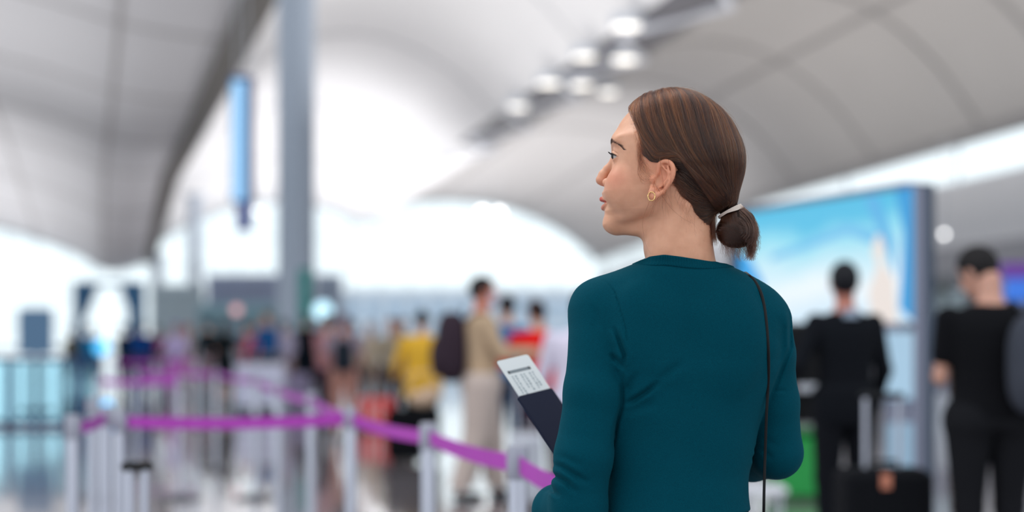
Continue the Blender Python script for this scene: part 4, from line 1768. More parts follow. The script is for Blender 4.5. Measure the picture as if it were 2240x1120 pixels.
def trace(P, sy, down, steps=30, off=None, end=None, step=None, avoid=True):
    """grow strands over the shell from points P towards the tie"""
    n = len(P)
    off = rng.uniform(-2.0, 0.6, n) if off is None else off
    if end is None:
        q_ = rng.uniform(0, 2 * math.pi, n)
        r_ = np.sqrt(rng.uniform(0, 1, n))
        yy_ = np.abs(np.sin(q_)) * r_ * 15 * sy
        end = BCEN[None] + BUA[None] * (np.cos(q_) * r_ * 15)[:, None] + np.stack([0 * yy_, yy_, 0 * yy_], 1)
    phase = rng.uniform(0, 6.28, n)
    out = [P]
    tot = np.linalg.norm(end - P, axis=1) * 1.22
    st = tot / steps
    for i in range(steps):
        hl_ = hairline(P[:, 2])
        P = np.stack([np.where(P[:, 2] > 62, np.minimum(P[:, 0], hl_ + 1), P[:, 0]), P[:, 1], P[:, 2]], 1)
        P, N = proj(P, off)
        to = end - P
        dist = np.linalg.norm(to, axis=1)
        to /= dist[:, None] + 1e-6
        w = down * np.clip((P[:, 2] - 50) / 85, 0, 1)
        dn = np.stack([0 * w - 0.10, 0.55 * sy, -np.ones(n)], 1)
        d = to * (1 - w)[:, None] + dn * w[:, None]
        if avoid:
            ex = (P[:, 0] - EC[0]) / 27.0
            ez = (P[:, 2] - EC[2]) / 41.0
            r2 = ex * ex + ez * ez
            push = np.clip(1.35 - r2, 0, 1)[:, None] * np.stack([-np.abs(ex) - .5, 0 * ex, ez * .6 + .25], 1) * 1.6
            d = d + push
        d[:, 0] -= 1.2 * np.clip((P[:, 0] - hl_ + 5) / 5, 0, 1) * (P[:, 2] > 60)
        d = d - N * (d * N).sum(1)[:, None]
        d /= np.linalg.norm(d, axis=1)[:, None] + 1e-6
        s_ = np.minimum(st * 1.05, dist * .5)
        P = P + d * s_[:, None]
        P = P + 0.12 * np.stack([np.sin(phase + i * .7), np.cos(phase * 2 + i * .6), np.sin(phase * 3 + i * .5)], 1)
        out.append(P)
    return np.stack(out, 1)


def to_world(S):
    return head2world(S[..., 0], S[..., 1], S[..., 2])


allS = []
# locks: strands clump around guides so the surface breaks into streaks
def clumped(n, fn_root):
    return fn_root(n)


for sgn in (1, -1):
    m_ = 1.0 if sgn > 0 else 0.6
    # from the parting line over the top
    n = int(9500 * m_)
    u = rng.uniform(0, 1, n)
    lock = np.round(u * 90) / 90
    u2 = u + (lock - u) * 0.55
    P = np.stack([64 - u2 * 150, sgn * np.abs(rng.normal(2, 3.0, n)), 150 + 0 * u], 1)
    S = trace(P, sgn + 0 * u, rng.uniform(.62, .88, n) * np.interp(u2, [0, .5, 1], [1.05, .75, .25]) + 0.06 * np.sin(lock * 77), off=rng.uniform(-2.2, .7, n) + 0.7 * np.sin(lock * 211))
    allS.append(S[:, 1:])
    # from the front and temple hairline
    n = int(5200 * m_)
    zt = rng.uniform(68, 150, n)
    P = np.stack([hairline(zt) - np.abs(rng.normal(0, 5, n)) + 2, sgn * np.interp(zt, [68, 110, 140, 150], [72, 66, 38, 5]), zt], 1)
    P, _ = proj(P, 0 * zt - 7)
    S = trace(P, sgn + 0 * zt, rng.uniform(.55, .95, n), off=np.full(n, -1.0))
    # start flush with the skin, rise onto the shell
    k_ = np.clip(np.linspace(0, 1, S.shape[1]) * 5, 0, 1)[None, :, None]
    allS.append(S[:, 1:])
    # scattered roots over the scalp
    n = int(5200 * m_)
    a = rng.uniform(0, 1, n)
    P = np.stack([rng.uniform(-105, 60, n), sgn * rng.uniform(5, 80, n), rng.uniform(20, 170, n)], 1)
    ok = P[:, 0] < hairline(P[:, 2]) - 8
    P = P[ok]
    S = trace(P, sgn + 0 * P[:, 0], rng.uniform(.45, .8, len(P)))
    allS.append(S[:, 1:])
    # nape
    n = int(4200 * m_)
    zt = rng.uniform(-46, 48, n)
    P = np.stack([hairline(zt) + 2 - np.abs(rng.normal(0, 8, n)), sgn * np.interp(zt, [-46, -20, 10, 48], [8, 40, 62, 70]) * rng.uniform(.3, 1, n), zt], 1)
    S = trace(P, sgn + 0 * zt, 0 * zt, off=rng.uniform(-6, -.3, n), avoid=False)
    allS.append(S[:, 1:])
S = np.concatenate(allS)
# drop strands that stray over the face
viol = ((S[:, :, 0] > hairline(S[:, :, 2]) + 3.5) & (S[:, :, 2] > 40)).any(1)
S = S[~viol]
m8 = S[:, 10]
shade = .42 + .27 * np.sin(m8[:, 0] * .21 + m8[:, 2] * .10) * np.sin(m8[:, 2] * .055 - m8[:, 0] * .12 + 2) + .22 * np.sin(m8[:, 0] * .74 + m8[:, 2] * .33 + m8[:, 1] * .2) + rng.normal(0, .17, len(S)) + .10 * np.clip((S[:, 0, 0] - 20) / 40, 0, 1)
shade -= .22 * np.clip((20 - S[:, 0, 2]) / 40, 0, 1)
hair_obj('hair_strands', to_world(S), hair_m, hair, 0.00011, 0.00009, np.clip(shade, 0, 1))


def curve_strands(ctrl, n, k, jit, yj=0.0, end_j=None):
    """n strands near a control polyline of head-frame points"""
    base_ = spline(ctrl, k)
    out = []
    for i in range(n):
        j0 = rng.normal(0, jit, 3)
        j1 = rng.normal(0, end_j if end_j is not None else jit * 2, 3)
        t = np.linspace(0, 1, k)[:, None]
        out.append(base_ + j0 * (1 - t) + j1 * t ** 1.5 + 0.15 * np.sin(t * 9 + i))
    return np.stack(out)


def hq(px, py, y=0.0):
    x, z = H(px, py, y)
    return (x, y, z)


# loose wisps around the ear, neck and crown
wis = []
wis.append(curve_strands([hq(1432, 395, 76), hq(1420, 440, 70), hq(1408, 472, 62), hq(1405, 495, 58), hq(1408, 516, 56)], 3, 26, .3, end_j=.5))
wis.append(curve_strands([hq(1408, 516, 56), hq(1413, 536, 56), hq(1424, 556, 58)], 1, 16, .2, end_j=.3))
wis.append(curve_strands([hq(1431, 398, 79), hq(1440, 414, 79), hq(1451, 432, 70), hq(1470, 457, 64), hq(1492, 476, 56), hq(1513, 488, 50)], 3, 26, .25, end_j=.5))
wis.append(curve_strands([hq(1462, 350, 83), hq(1467, 380, 84), hq(1466, 410, 80), hq(1468, 440, 68), hq(1469, 456, 66)], 3, 26, .3, end_j=.8))
wis.append(curve_strands([hq(1443, 345, 83), hq(1447, 380, 82), hq(1450, 410, 80), hq(1440, 440, 74), hq(1433, 468, 62)], 5, 26, .8, end_j=4))
for i in range(16):
    a0 = rng.uniform(1425, 1460)
    b0 = rng.uniform(1418, 1475)
    wis.append(curve_strands([hq(a0, rng.uniform(395, 425), 78), hq((a0 + b0) / 2 + rng.uniform(-6, 6), 440, 72), hq(b0, rng.uniform(455, 478), 62)], 2, 18, .6, end_j=2.5))
for i in range(34):
    s0 = rng.uniform(300, 350)
    wis.append(curve_strands([hq(rng.uniform(1394, 1410), s0, 74), hq(rng.uniform(1394, 1402), s0 + 32, 74), hq(rng.uniform(1400, 1414), s0 + 52, 73), hq(rng.uniform(1412, 1432), rng.uniform(375, 398), 74)], 2, 20, .8, end_j=3))
for i in range(60):
    x0 = rng.uniform(1388, 1400)
    s0 = rng.uniform(262, 330)
    wis.append(curve_strands([hq(x0 + (s0 - 262) * .12, s0, 66 + (s0 - 262) * .1), hq(x0 - 4 + (s0 - 262) * .16, s0 + 18, 70), hq(x0 + 10 + (s0 - 262) * .1, s0 + 46, 73)], 1, 14, .8, end_j=3))
for i in range(70):       # fine hairs behind the ear and along the nape
    t_ = rng.uniform(0, 1)
    x0 = 1482 + t_ * 52 + rng.uniform(-3, 6)
    y0 = 415 + t_ * 85
    yy = 66 - t_ * 45
    wis.append(curve_strands([hq(x0, y0 - 8, yy + 6), hq(x0 - rng.uniform(2, 10), y0 + rng.uniform(5, 14), yy + 4), hq(x0 - rng.uniform(-6, 12), y0 + rng.uniform(18, 40), yy + 3)], 1, 12, 1, end_j=2))
for i in range(46):       # flyaways on the crown
    a = rng.uniform(math.radians(64), math.radians(170))
    rr0 = np.interp(a, _an, _rn)
    a1 = a + rng.uniform(.15, .45)
    rr1 = np.interp(a1, _an, _rn) + rng.uniform(1, 7)
    a2 = a1 + rng.uniform(.1, .35)
    rr2 = np.interp(a2, _an, _rn) + rng.uniform(-1, 5)
    wis.append(curve_strands([(SC[0] + rr0 * math.cos(a), rng.uniform(-15, 15), SC[1] + rr0 * math.sin(a) - 1), (SC[0] + rr1 * math.cos(a1), rng.uniform(-15, 15), SC[1] + rr1 * math.sin(a1)), (SC[0] + rr2 * math.cos(a2), rng.uniform(-15, 15), SC[1] + rr2 * math.sin(a2))], 1, 18, .3, end_j=1))
for i in range(300):       # loose ends hanging at the back of the neck, before the bun
    lobe = i % 2
    x0 = rng.normal(1541, 5) if lobe else rng.normal(1557, 4)
    x1 = x0 + (rng.uniform(-2, 6) if lobe else rng.uniform(-1, 7))
    y1 = rng.uniform(500, 520) if lobe else rng.uniform(508, 538)
    wis.append(curve_strands([hq(x0 - 3, 452, rng.uniform(-20, 24)), hq(x0, 484, rng.uniform(-12, 16)), hq(x1, y1, rng.uniform(-10, 14))], 5, 16, 1.6, end_j=2.2))
K = 24
wis2 = []
for w_ in wis:
    t0 = np.linspace(0, 1, w_.shape[1])
    t1 = np.linspace(0, 1, K)
    for s_ in w_:
        wis2.append(np.stack([np.interp(t1, t0, s_[:, j]) for j in range(3)], 1))
hair_obj('loose_hair', to_world(np.stack(wis2)), hair_m, hair, 0.00010, 0.00004, rng.uniform(.3, .75, len(wis2)))

# bun
BC = np.array([H(1611, 505)[0], 0, H(1611, 505)[1]])
BR = np.array([31.0, 24.0, 26.5])


def f_bun(X, Y, Z):
    x, y, z = world2head(X, Y, Z)
    f = ell(x, y, z, tuple(BC), tuple(BR - 2.5))
    f = smin(f, ell(x, y, z, hq(1624, 484), (20, 17, 18)), 12)
    f = smin(f, seg(x, y, z, tuple(BCEN + BUA * 3 + np.array([3, 0, 4])), tuple(BC + np.array([-3, 0, 0])), 13.5, 20), 10)
    return f / 1000


V, Q = surf(f_bun, head2world(*BC) - .06, head2world(*BC) + .075, .0022)
bun = mesh_np('hair_bun', V, Q, cap_m, person)
bs_ = []
bsh = []


def th0_(i):
    return .6 * math.sin(i * .37)


for i in range(5200):
    # loops about an axis that leans with the tie
    ax = np.array([-0.35, 0.0, 0.94]) + rng.normal(0, .16, 3)
    ax /= np.linalg.norm(ax)
    a_ = np.cross(ax, (0, 1, 0)); a_ /= np.linalg.norm(a_)
    b_ = np.cross(ax, a_)
    lat = rng.uniform(-1.45, 1.3)
    lk = round(lat * 5.5)
    lat = lat + (lk / 5.5 - lat) * .35
    bsh.append(.22 + .22 * math.sin(lk * 2.4 + th0_(i)) + rng.normal(0, .13))
    th0 = rng.uniform(0, 6.28)
    th = th0 + np.linspace(0, rng.uniform(1.2, 3.0), 20)
    dirs = np.cos(lat) * (np.cos(th)[:, None] * a_ + np.sin(th)[:, None] * b_) + np.sin(lat + 0.10 * np.sin(th * 2))[:, None] * ax
    dirs /= np.linalg.norm(dirs, axis=1)[:, None]
    bs_.append(BC + dirs * BR * (1 + rng.uniform(-.08, .03) + .035 * math.sin(lk * 2.4 + 1)))
for i in range(3000):      # strands leaving the tie onto the bun
    th = rng.uniform(0, 6.28)
    p0 = BCEN + BUA * 16 * math.cos(th) + np.array([0, 14 * math.sin(th), 0])
    dn_ = (BC - BCEN) / np.linalg.norm(BC - BCEN)
    pr_ = BUA * math.cos(th) + np.array([0, math.sin(th), 0])
    d1 = pr_ * .95 - dn_ * .25
    d1 /= np.linalg.norm(d1)
    d2 = pr_ + dn_ * rng.uniform(.2, 1.4) + np.array([0, 0, .0])
    d2 /= np.linalg.norm(d2)
    bs_.append(spline([p0, (p0 + BC + d1 * BR) / 2 + pr_ * 1.5, BC + d1 * BR * 1.0, BC + d2 * BR * 1.01], 20))
for i in range(900):      # outer edge of the bun, from the tie down its back
    y_ = rng.normal(0, 8)
    o_x, o_y = rng.normal(0, 2.2), rng.normal(0, 2.2)
    k_ = rng.uniform(0, 1) ** .6
    def mixp(px, py):
        return hq(1612 + (px - 1612) * k_ + o_x, 502 + (py - 502) * k_ + o_y, y_ + 16 * math.sqrt(max(0, 1 - k_ * k_)) * (1 if i % 2 else -1))
    bs_.append(spline([mixp(1622, 452), mixp(1641, 470), mixp(1654, 496), mixp(1654, 522), mixp(1640, 540)], 20))
for i in range(520):      # ends fanning out under the bun
    s0 = rng.uniform(0, 1)
    x0, y0 = 1648 - 8 * s0 + rng.normal(0, 3), 478 + 30 * s0
    bs_.append(spline([hq(x0, y0, rng.normal(0, 7)), hq(x0 + 5 + rng.normal(0, 2), y0 + 26, rng.normal(0, 8)), hq(1644 + rng.normal(0, 6), 538 + rng.normal(0, 6), rng.normal(0, 9)), hq(1641 + rng.normal(0, 6.5), 560 + rng.uniform(-14, 12), rng.normal(0, 10))], 20))
for i in range(360):
    x0 = rng.uniform(1575, 1650)
    y0 = 500 + 42 * math.sqrt(max(0, 1 - ((x0 - 1608) / 44) ** 2))
    bs_.append(spline([hq(x0 - 8, y0 - 12, rng.normal(0, 10)), hq(x0, y0, rng.normal(0, 12)), hq(x0 + rng.uniform(-4, 16), y0 + rng.uniform(6, 32), rng.normal(0, 14))], 20))
for i in range(150):
    a = rng.uniform(-1.2, .9)
    x0, y0 = 1608 + 44 * math.cos(a), 500 + 44 * math.sin(a)
    bs_.append(spline([hq(x0 - 6, y0 - 10, rng.normal(0, 8)), hq(x0 + 4, y0, rng.normal(0, 8)), hq(x0 + rng.uniform(4, 14), y0 + rng.uniform(10, 40), rng.normal(0, 8))], 20))
hair_obj('bun_strands', to_world(np.stack(bs_)), hair_m, bun, 0.00011, 0.00007, np.clip(np.r_[np.array(bsh), rng.uniform(.05, .65, len(bs_) - len(bsh))], 0, 1))

# hair tie: flat beige elastic in two turns
tie_m = mat('beige_elastic', srgb(214, 200, 190), 0.8, bump=.4, bscale=2500)
tb = MB()
axd = np.array([math.sin(math.radians(28)), 0, math.cos(math.radians(28))])  # across the tail, in head x-z
cen = (p_lo + p_hi) / 2
ua = (p_hi - p_lo) / 2
La = np.linalg.norm(ua)
ua /= La
wa = np.cross(ua, (0, 1, 0))
for (wd_, sh, gr, lo_) in ((4.6, -0.6, 0.0, 0), (4.6, 3.0, 0.7, 1)):
    outer, NN = [], 56
    rings = []
    for k in range(NN):
        t = 2 * math.pi * k / NN
        rad_u = La + .8 + gr
        rad_y = 17.5 + gr
        c = cen + ua * rad_u * math.cos(t) + np.array([0, 1, 0]) * rad_y * math.sin(t)
        nrm = ua * math.cos(t) / rad_u + np.array([0, 1, 0]) * math.sin(t) / rad_y
        nrm /= np.linalg.norm(nrm)
        half = wd_ / 2 * (1 if not lo_ else np.clip(.25 + .75 * (math.cos(t) + .4), .02, 1))
        s_ = wa * sh * (1 if not lo_ else np.clip(math.cos(t) + .5, 0, 1))
        r = []
        for (aa, bb) in ((-1, 0), (-.9, .8), (.9, .8), (1, 0), (.9, -.8), (-.9, -.8)):
            r.append(head2world(*(c + s_ + wa * half * aa + nrm * bb)))
        rings.append(r)
    rings.append(rings[0])
    tb.loft(rings, cap=False)
tie = tb.build('hair_tie', tie_m, person, smooth=True)

# brows and lashes
bw = []
browl = [(1336.5, 313, 24), (1341, 308, 34), (1349, 308, 42), (1359, 314, 50), (1369, 327, 56)]


def skin_x(y, z, x0=112.0):
    """first skin surface met going back from the front"""
    xs = np.linspace(125, 40, 340)
    w_ = head2world(xs, np.full_like(xs, y), np.full_like(xs, z))
    f = f_head(w_[:, 0], w_[:, 1], w_[:, 2])
    i = np.argmax(f < 0)
    return xs[i]


for sgn in (1,):
    B0 = spline([(p[2], H(p[0], p[1], p[2])[1]) for p in browl], 40)
    for i in range(330):
        u = rng.uniform(0, 1)
        y_, z_ = B0[int(u * 39)]
        wv = np.interp(u, [0, .2, .6, 1], [4.2, 4.6, 3.2, .6])
        z0 = z_ + rng.uniform(-wv, wv * .6)
        ln = rng.uniform(4, 7)
        dy, dz = .82, np.interp(u, [0, .3, 1], [.9, .35, -.55])
        x0_ = skin_x(y_, z0)
        x1_ = skin_x(y_ + dy * ln, z0 + dz * ln * .6)
        mid = ((x0_ + x1_) / 2 + .7)
        bw.append(spline([(x0_, y_, z0), (mid, y_ + dy * ln / 2, z0 + dz * ln * .35), (x1_ + .3, y_ + dy * ln, z0 + dz * ln * .6)], 6))
bw = np.stack(bw)
bwm = bw.copy()
bwm[..., 1] *= -1
hair_obj('eyebrow', to_world(bw), brow_m, person, .00011, .00003)
hair_obj('eyebrow', to_world(bwm), brow_m, person, .00011, .00003)
ls = []
for i in range(130):
    t = rng.uniform(-.85, .95)
    y_ = EYEC[1] + t * 15
    zu = 68.2 + 7.6 * (1 - abs(t) ** 2.2)
    x_ = EYEC[0] + math.sqrt(max(0, 13.3 ** 2 - (y_ - EYEC[1]) ** 2 - (zu - EYEC[2]) ** 2))
    out_ = rng.uniform(3.5, 6.0)
    ls.append(spline([(x_ - .3, y_, zu), (x_ + out_ * .55, y_ + t * 1.5, zu - .8), (x_ + out_, y_ + t * 3, zu + 2.0)], 8))
for i in range(400):      # dark lash line
    t = rng.uniform(-.95, 1.0)
    y_ = EYEC[1] + t * 15.2
    zu = 68.2 + 7.6 * (1 - abs(t) ** 2.2)
    x_ = EYEC[0] + math.sqrt(max(0, 13.2 ** 2 - (y_ - EYEC[1]) ** 2 - (zu - EYEC[2]) ** 2))
    ls.append(spline([(x_ - .5, y_, zu + .2), (x_ + .4, y_ + .3, zu), (x_ + .9, y_ + .8, zu - .3)], 8))
ls = np.stack(ls)
lsm = ls.copy()
lsm[..., 1] *= -1
lash_m = mat('lash_black', srgb(16, 12, 12), 0.6)
hair_obj('eyelashes', to_world(ls), lash_m, person, .00012, .00004)
hair_obj('eyelashes', to_world(lsm), lash_m, person, .00012, .00004)

# ------------------------------------------------------------------ clothes
knit = bpy.data.materials.new('teal_knit')
knit.use_nodes = True
kn = knit.node_tree
kb = kn.nodes['Principled BSDF']
kb.inputs['Roughness'].default_value = 0.85
kb.inputs['Specular IOR Level'].default_value = 0.05
kb.inputs['Sheen Weight'].default_value = 0.06
kb.inputs['Sheen Roughness'].default_value = 0.5
kb.inputs['Sheen Tint'].default_value = (.10, .55, .65, 1)
ktc = kn.nodes.new('ShaderNodeTexCoord')
kno = kn.nodes.new('ShaderNodeTexNoise')
kno.inputs['Scale'].default_value = 700
kno.inputs['Detail'].default_value = 4
kn.links.new(ktc.outputs['Object'], kno.inputs['Vector'])
krp = kn.nodes.new('ShaderNodeValToRGB')
KN0, KN1 = srgb(0, 56, 70), srgb(0, 67, 82)
krp.color_ramp.elements[0].position = .3
krp.color_ramp.elements[0].color = KN0
krp.color_ramp.elements[1].position = .72
krp.color_ramp.elements[1].color = KN1
kn.links.new(kno.outputs['Fac'], krp.inputs[0])
kn.links.new(krp.outputs[0], kb.inputs['Base Color'])
kmp = kn.nodes.new('ShaderNodeMapping')
kmp.inputs['Scale'].default_value = (1, 1, .6)
kn.links.new(ktc.outputs['Object'], kmp.inputs['Vector'])
kvo = kn.nodes.new('ShaderNodeTexVoronoi')
kvo.inputs['Scale'].default_value = 900
kn.links.new(kmp.outputs[0], kvo.inputs['Vector'])
kbp = kn.nodes.new('ShaderNodeBump')
kbp.inputs['Strength'].default_value = .35
kbp.inputs['Distance'].default_value = .0006
kn.links.new(kvo.outputs['Distance'], kbp.inputs['Height'])
kn.links.new(kbp.outputs['Normal'], kb.inputs['Normal'])

V, Q = surf(f_sweater, (-.01, 2.15, HEMZ - .03), (.53, 2.56, py2z(545)), 0.0021)
sweater = mesh_np('sweater', V, Q, knit, person)


def surfY(px, py, lo=2.12, hi=2.5, fn=f_sweater):
    Ds = np.linspace(lo, hi, 500)
    x = (px - 1120) * Ds / F
    z = EYE + (HOR - py) * Ds / F
    f = fn(x, Ds, z)
    i = np.argmax(f < 0)
    return Ds[i] if f[i] < 0 else None


# ribbed collar: a closed band that lies on the neck and the slope of the shoulders
NR = 630
cc = W(1500, 572, 2.303)
tt_ = np.linspace(0, 2 * math.pi, NR, endpoint=False)
ct, st_ = np.cos(tt_), np.sin(tt_)
pyt = np.interp(ct, [-1, -.80, -.56, -.25, 0, .5, .8, 1], [568, 562, 557.5, 561, 564.5, 570, 574, 579])
back = np.clip(-st_, 0, 1)
Dt = 2.303 - .060 * back
zt_ = EYE + (HOR - pyt) * Dt / F - np.clip(st_, 0, 1) * .034


def g_col(x, y, z):
    return smin(f_sweater(x, y, z), f_head(x, y, z), .010)


def g_proj(P, off):
    for _ in range(4):
        e = .0006
        f0 = g_col(P[:, 0], P[:, 1], P[:, 2]) - off
        G = np.stack([g_col(P[:, 0] + e, P[:, 1], P[:, 2]) - off - f0, g_col(P[:, 0], P[:, 1] + e, P[:, 2]) - off - f0, g_col(P[:, 0], P[:, 1], P[:, 2] + e) - off - f0], 1) / e
        g2 = np.maximum((G ** 2).sum(1), .3)
        P = P - (f0 / g2)[:, None] * G
    return P, G / np.sqrt(g2)[:, None]


P_ = np.stack([cc[0] - .0035 + .062 * ct, cc[1] + .060 * st_, zt_], 1)
for _ in range(6):          # settle on the neck at the wanted height
    P_, N_ = g_proj(P_, 0.0012)
    P_[:, 2] = zt_


def sm_ring(A, w_=9):
    k_ = np.ones(w_) / w_
    return np.stack([np.convolve(np.r_[A[-w_:, c], A[:, c], A[:w_, c]], k_, 'same')[w_:-w_] for c in range(3)], 1)


P_ = sm_ring(P_, 15)
rad_ = np.stack([ct, st_, 0 * ct], 1)
rows = []
offs = [-.002, .0006, .0016, .0019, .0019, .0019, .0019, .0019, .0019, .0018, .0010, -.0012]
stp = [0, .0003, .0008, .0016, .0020, .0020, .0020, .0020, .0020, .0020, .0012, .0006]
for q, (of_, sp_) in enumerate(zip(offs, stp)):
    d_ = np.array([0, 0, -1.0]) + rad_ * .35
    _, N_ = g_proj(P_, of_)
    d_ = d_ - N_ * (d_ * N_).sum(1)[:, None]
    d_ /= np.linalg.norm(d_, axis=1)[:, None] + 1e-6
    P_ = P_ + d_ * sp_
    if q > 0:
        P_, N_ = g_proj(P_, of_)
    P_ = sm_ring(P_, 9)
    R_ = P_ + N_ * (.00055 * np.sin(tt_ * 105))[:, None] * (1 if 2 < q < 10 else .2)
    if q == 0:
        R_ = R_ - rad_ * .003 - np.array([0, 0, .002])
    rows.append(R_)
A_ = np.array(rows)                      # rows x NR x 3
rings = [[tuple(A_[q, k]) for q in range(A_.shape[0])] for k in range(NR)]
rings.append(rings[0])
cb = MB()
cb.loft(rings, cap=False)
cb.build('collar', knit, sweater, smooth=True)

# dark trousers and shoes
navy = mat('dark_navy_cloth', srgb(14, 26, 38), 0.85, noise=.2, nscale=300)


def f_trousers(x, y, z):
    t = f_torso(x, y, z, -.004)
    t = smax(t, z - (HEMZ + .012), .004)
    t = smax(t, py2z(1400) - z, .03)
    f = smin(t, f_lower(x, y, z, .010), .04)
    return smax(f, .075 - z, .004)


V, Q = surf(f_trousers, (.05, 2.15, .04), (.53, 2.50, HEMZ + .03), 0.0055)
mesh_np('trousers', V, Q, navy, person)
V, Q = surf(f_feet, (.05, 2.25, -.01), (.53, 2.56, .12), 0.0045)
mesh_np('shoes', V, Q, mat('black_leather', srgb(18, 18, 20), 0.4), person)

# ------------------------------------------------------------------ earrings
gold = mat('gold', srgb(226, 190, 130), 0.22, metal=1.0)
for sgn in (1,):
    ex_, ez_ = H(1425, 429.5, 77.5)
    eb = MB()
    pts = []
    for k in range(41):
        t = 2 * math.pi * k / 40
        wob = 1 + .018 * math.sin(t * 5 + .6)
        pts.append(head2world(ex_ + 5.5 * wob * math.cos(t), 77.5 + .25 * math.cos(t * 5), ez_ + 6.8 * wob * math.sin(t)))
    rings = []
    for k in range(40):
        p = Vector(pts[k])
        tn = (Vector(pts[(k + 1) % 40]) - Vector(pts[k - 1])).normalized()
        a_ = Vector(HL)
        b_ = tn.cross(a_)
        r_ = .00095 + .00014 * math.sin(k * 1.57)
        rings.append([p + a_ * r_ * math.cos(q) + b_ * r_ * math.sin(q) for q in np.linspace(0, 2 * math.pi, 8, endpoint=False)])
    rings.append(rings[0])
    eb.loft(rings, cap=False)
    er = eb.build('earring', gold, None, smooth=True)
    props(er, 'gold open oval earring on the woman\'s ear', 'earring')
    sb = MB()
    p0 = head2world(*hq(1425.5, 420.5, 76.8))
    sb.tube([p0 - HL * .004, p0, p0 + HL * .0012], [.0007, .0011, .0009], 10)
    sb.build('post', gold, er, smooth=True)

# ------------------------------------------------------------------ passport and boarding pass
cover = mat('navy_cover', srgb(20, 27, 50), 0.7, bump=.3, bscale=900, spec=.2)
page = mat('passport_pages', srgb(225, 222, 214), 0.7)


def plate(mb, o, u, v, n, w, l, t, rad=.004, seg_=5, skip=None):
    """rounded plate: corner o, along u (w) and v (l), thickness t centred on the plane"""
    pts = []
    for (cx_, cy_, a0) in ((w - rad, l - rad, 0), (rad, l - rad, 90), (rad, rad, 180), (w - rad, rad, 270)):
        for k in range(seg_ + 1):
            a = math.radians(a0 + 90 * k / seg_)
            pts.append((cx_ + rad * math.cos(a), cy_ + rad * math.sin(a)))
    mb.loft([[o + u * p[0] + v * p[1] + n * s for p in pts] for s in (-t / 2, t / 2)])


pp = MB()
plate(pp, PL0 + PN * .0024, PU, PV, PN, .088, .125, .0008)
plate(pp, PL0 - PN * .0024, PU, PV, PN, .088, .125, .0008)
sp = [PL0 + PV * s for s in (.003, .122)]
pp.tube([sp[0] , sp[1]], .0028, 10)
passport = pp.build('passport', cover, None, smooth=False)
props(passport, 'dark navy passport booklet held beside the left sleeve, boarding pass sticking out', 'passport')
pgm = MB()
plate(pgm, PL0 + PV * .002 + PU * .001 - PN * .0010, PU, PV, PN, .085, .121, .0022, .003)
pgm.build('pages', page, passport)
paper = mat('boarding_pass_paper', srgb(214, 220, 222), 0.6)
ink = mat('grey_print', srgb(88, 100, 108), 0.7)
ink2 = mat('light_grey_print', srgb(158, 170, 176), 0.7)
BP0 = W(1091.5, 788.5, 2.525)
bu = PU * .98 + PV * 0.0
bv = PV
BP0 = PL0 + PU * .0035 - PV * .0785 + PN * .0009
bpm = MB()
plate(bpm, BP0, PU, PV, PN, .0820, .150, .0004, .006)
bpass = bpm.build('boarding_pass', paper, None)
props(bpass, 'white boarding pass with grey print tucked inside the navy passport', 'boarding pass')
ib = MB()


def strip(mb, u0, v0, w, l):
    plate(mb, BP0 + PU * u0 + PV * v0 + PN * .00035, PU, PV, PN, w, l, .0002, .0002, 1)


strip(ib, .0095, .0245, .058, .0062)
for i in range(10):
    pass
ib.build('print_bar', mat('bar_print', srgb(120, 130, 136), .7), bpass)
for (u_0, w_0) in ((.0095, .0045), (.0620, .0050)):
    ib = MB()
    strip(ib, u_0, .0245, w_0, .0062)
    ib.build('print_mark', mat('dark_mark', srgb(50, 56, 62), .7), bpass)
ib = MB()
rr = random.Random(3)
for (u0, rows) in ((.012, 8), (.020, 8), (.034, 6), (.042, 7), (.056, 7), (.064, 6)):
    v = .036
    for i in range(rows):
        l_ = rr.uniform(.0022, .0052)
        strip(ib, u0, v, rr.uniform(.0022, .0046), l_)
        v += l_ + .0014
ib.build('print_text', ink2, bpass)

# ------------------------------------------------------------------ shoulder bag
blk = mat('black_strap_leather', srgb(5, 6, 10), 0.38, spec=.2)
bag = empty('shoulder_bag', W(1672, 1400, 2.20), 'thin black bag strap running down the back of the teal sweater', 'bag')
sp_px = [(1636, 600), (1650, 613), (1662, 634), (1670, 660), (1676, 700), (1680, 750), (1681.5, 800), (1680, 850), (1677, 900), (1675, 950), (1673.5, 1000), (1672, 1050), (1671, 1100)]
pts = []
lastD = 2.285
for (px, py) in sp_px:
    D = surfY(px, py)
    if D is None:
        D = lastD
    pts.append(W(px, py, (D if py < 880 else min(D, lastD + .004)) - .0022))
    lastD = D if py < 880 else min(D, lastD + .004)
end = W(1670, 1180, lastD + .004)
pts.append(end)
pts.append(W(1668, 1290, 2.215))
front = [W(1628, 596, 2.335), W(1622, 606, 2.385), W(1626, 660, 2.425), W(1640, 780, 2.445)]
full = [f_ for f_ in front[::-1]] + pts
sp_ = spline(full, 160)
stb = MB()
stb.tube(sp_, .0025, 10, flat=.5, up=(0, 1, 0))
stb.build('strap', blk, bag, smooth=True)
bb = MB()
bc = W(1662, 1375, 2.215)
bb.box(bc, (.20, .06, .14), 0.1, .014)
bb.build('bag_body', blk, bag, smooth=True)
bb = MB()
bb.box((bc[0], bc[1] - .034, bc[2] + .028), (.196, .008, .08), 0.1, .003)
bb.build('flap', blk, bag, smooth=True)
# ------------------------------------------------------------------ travellers in the queue


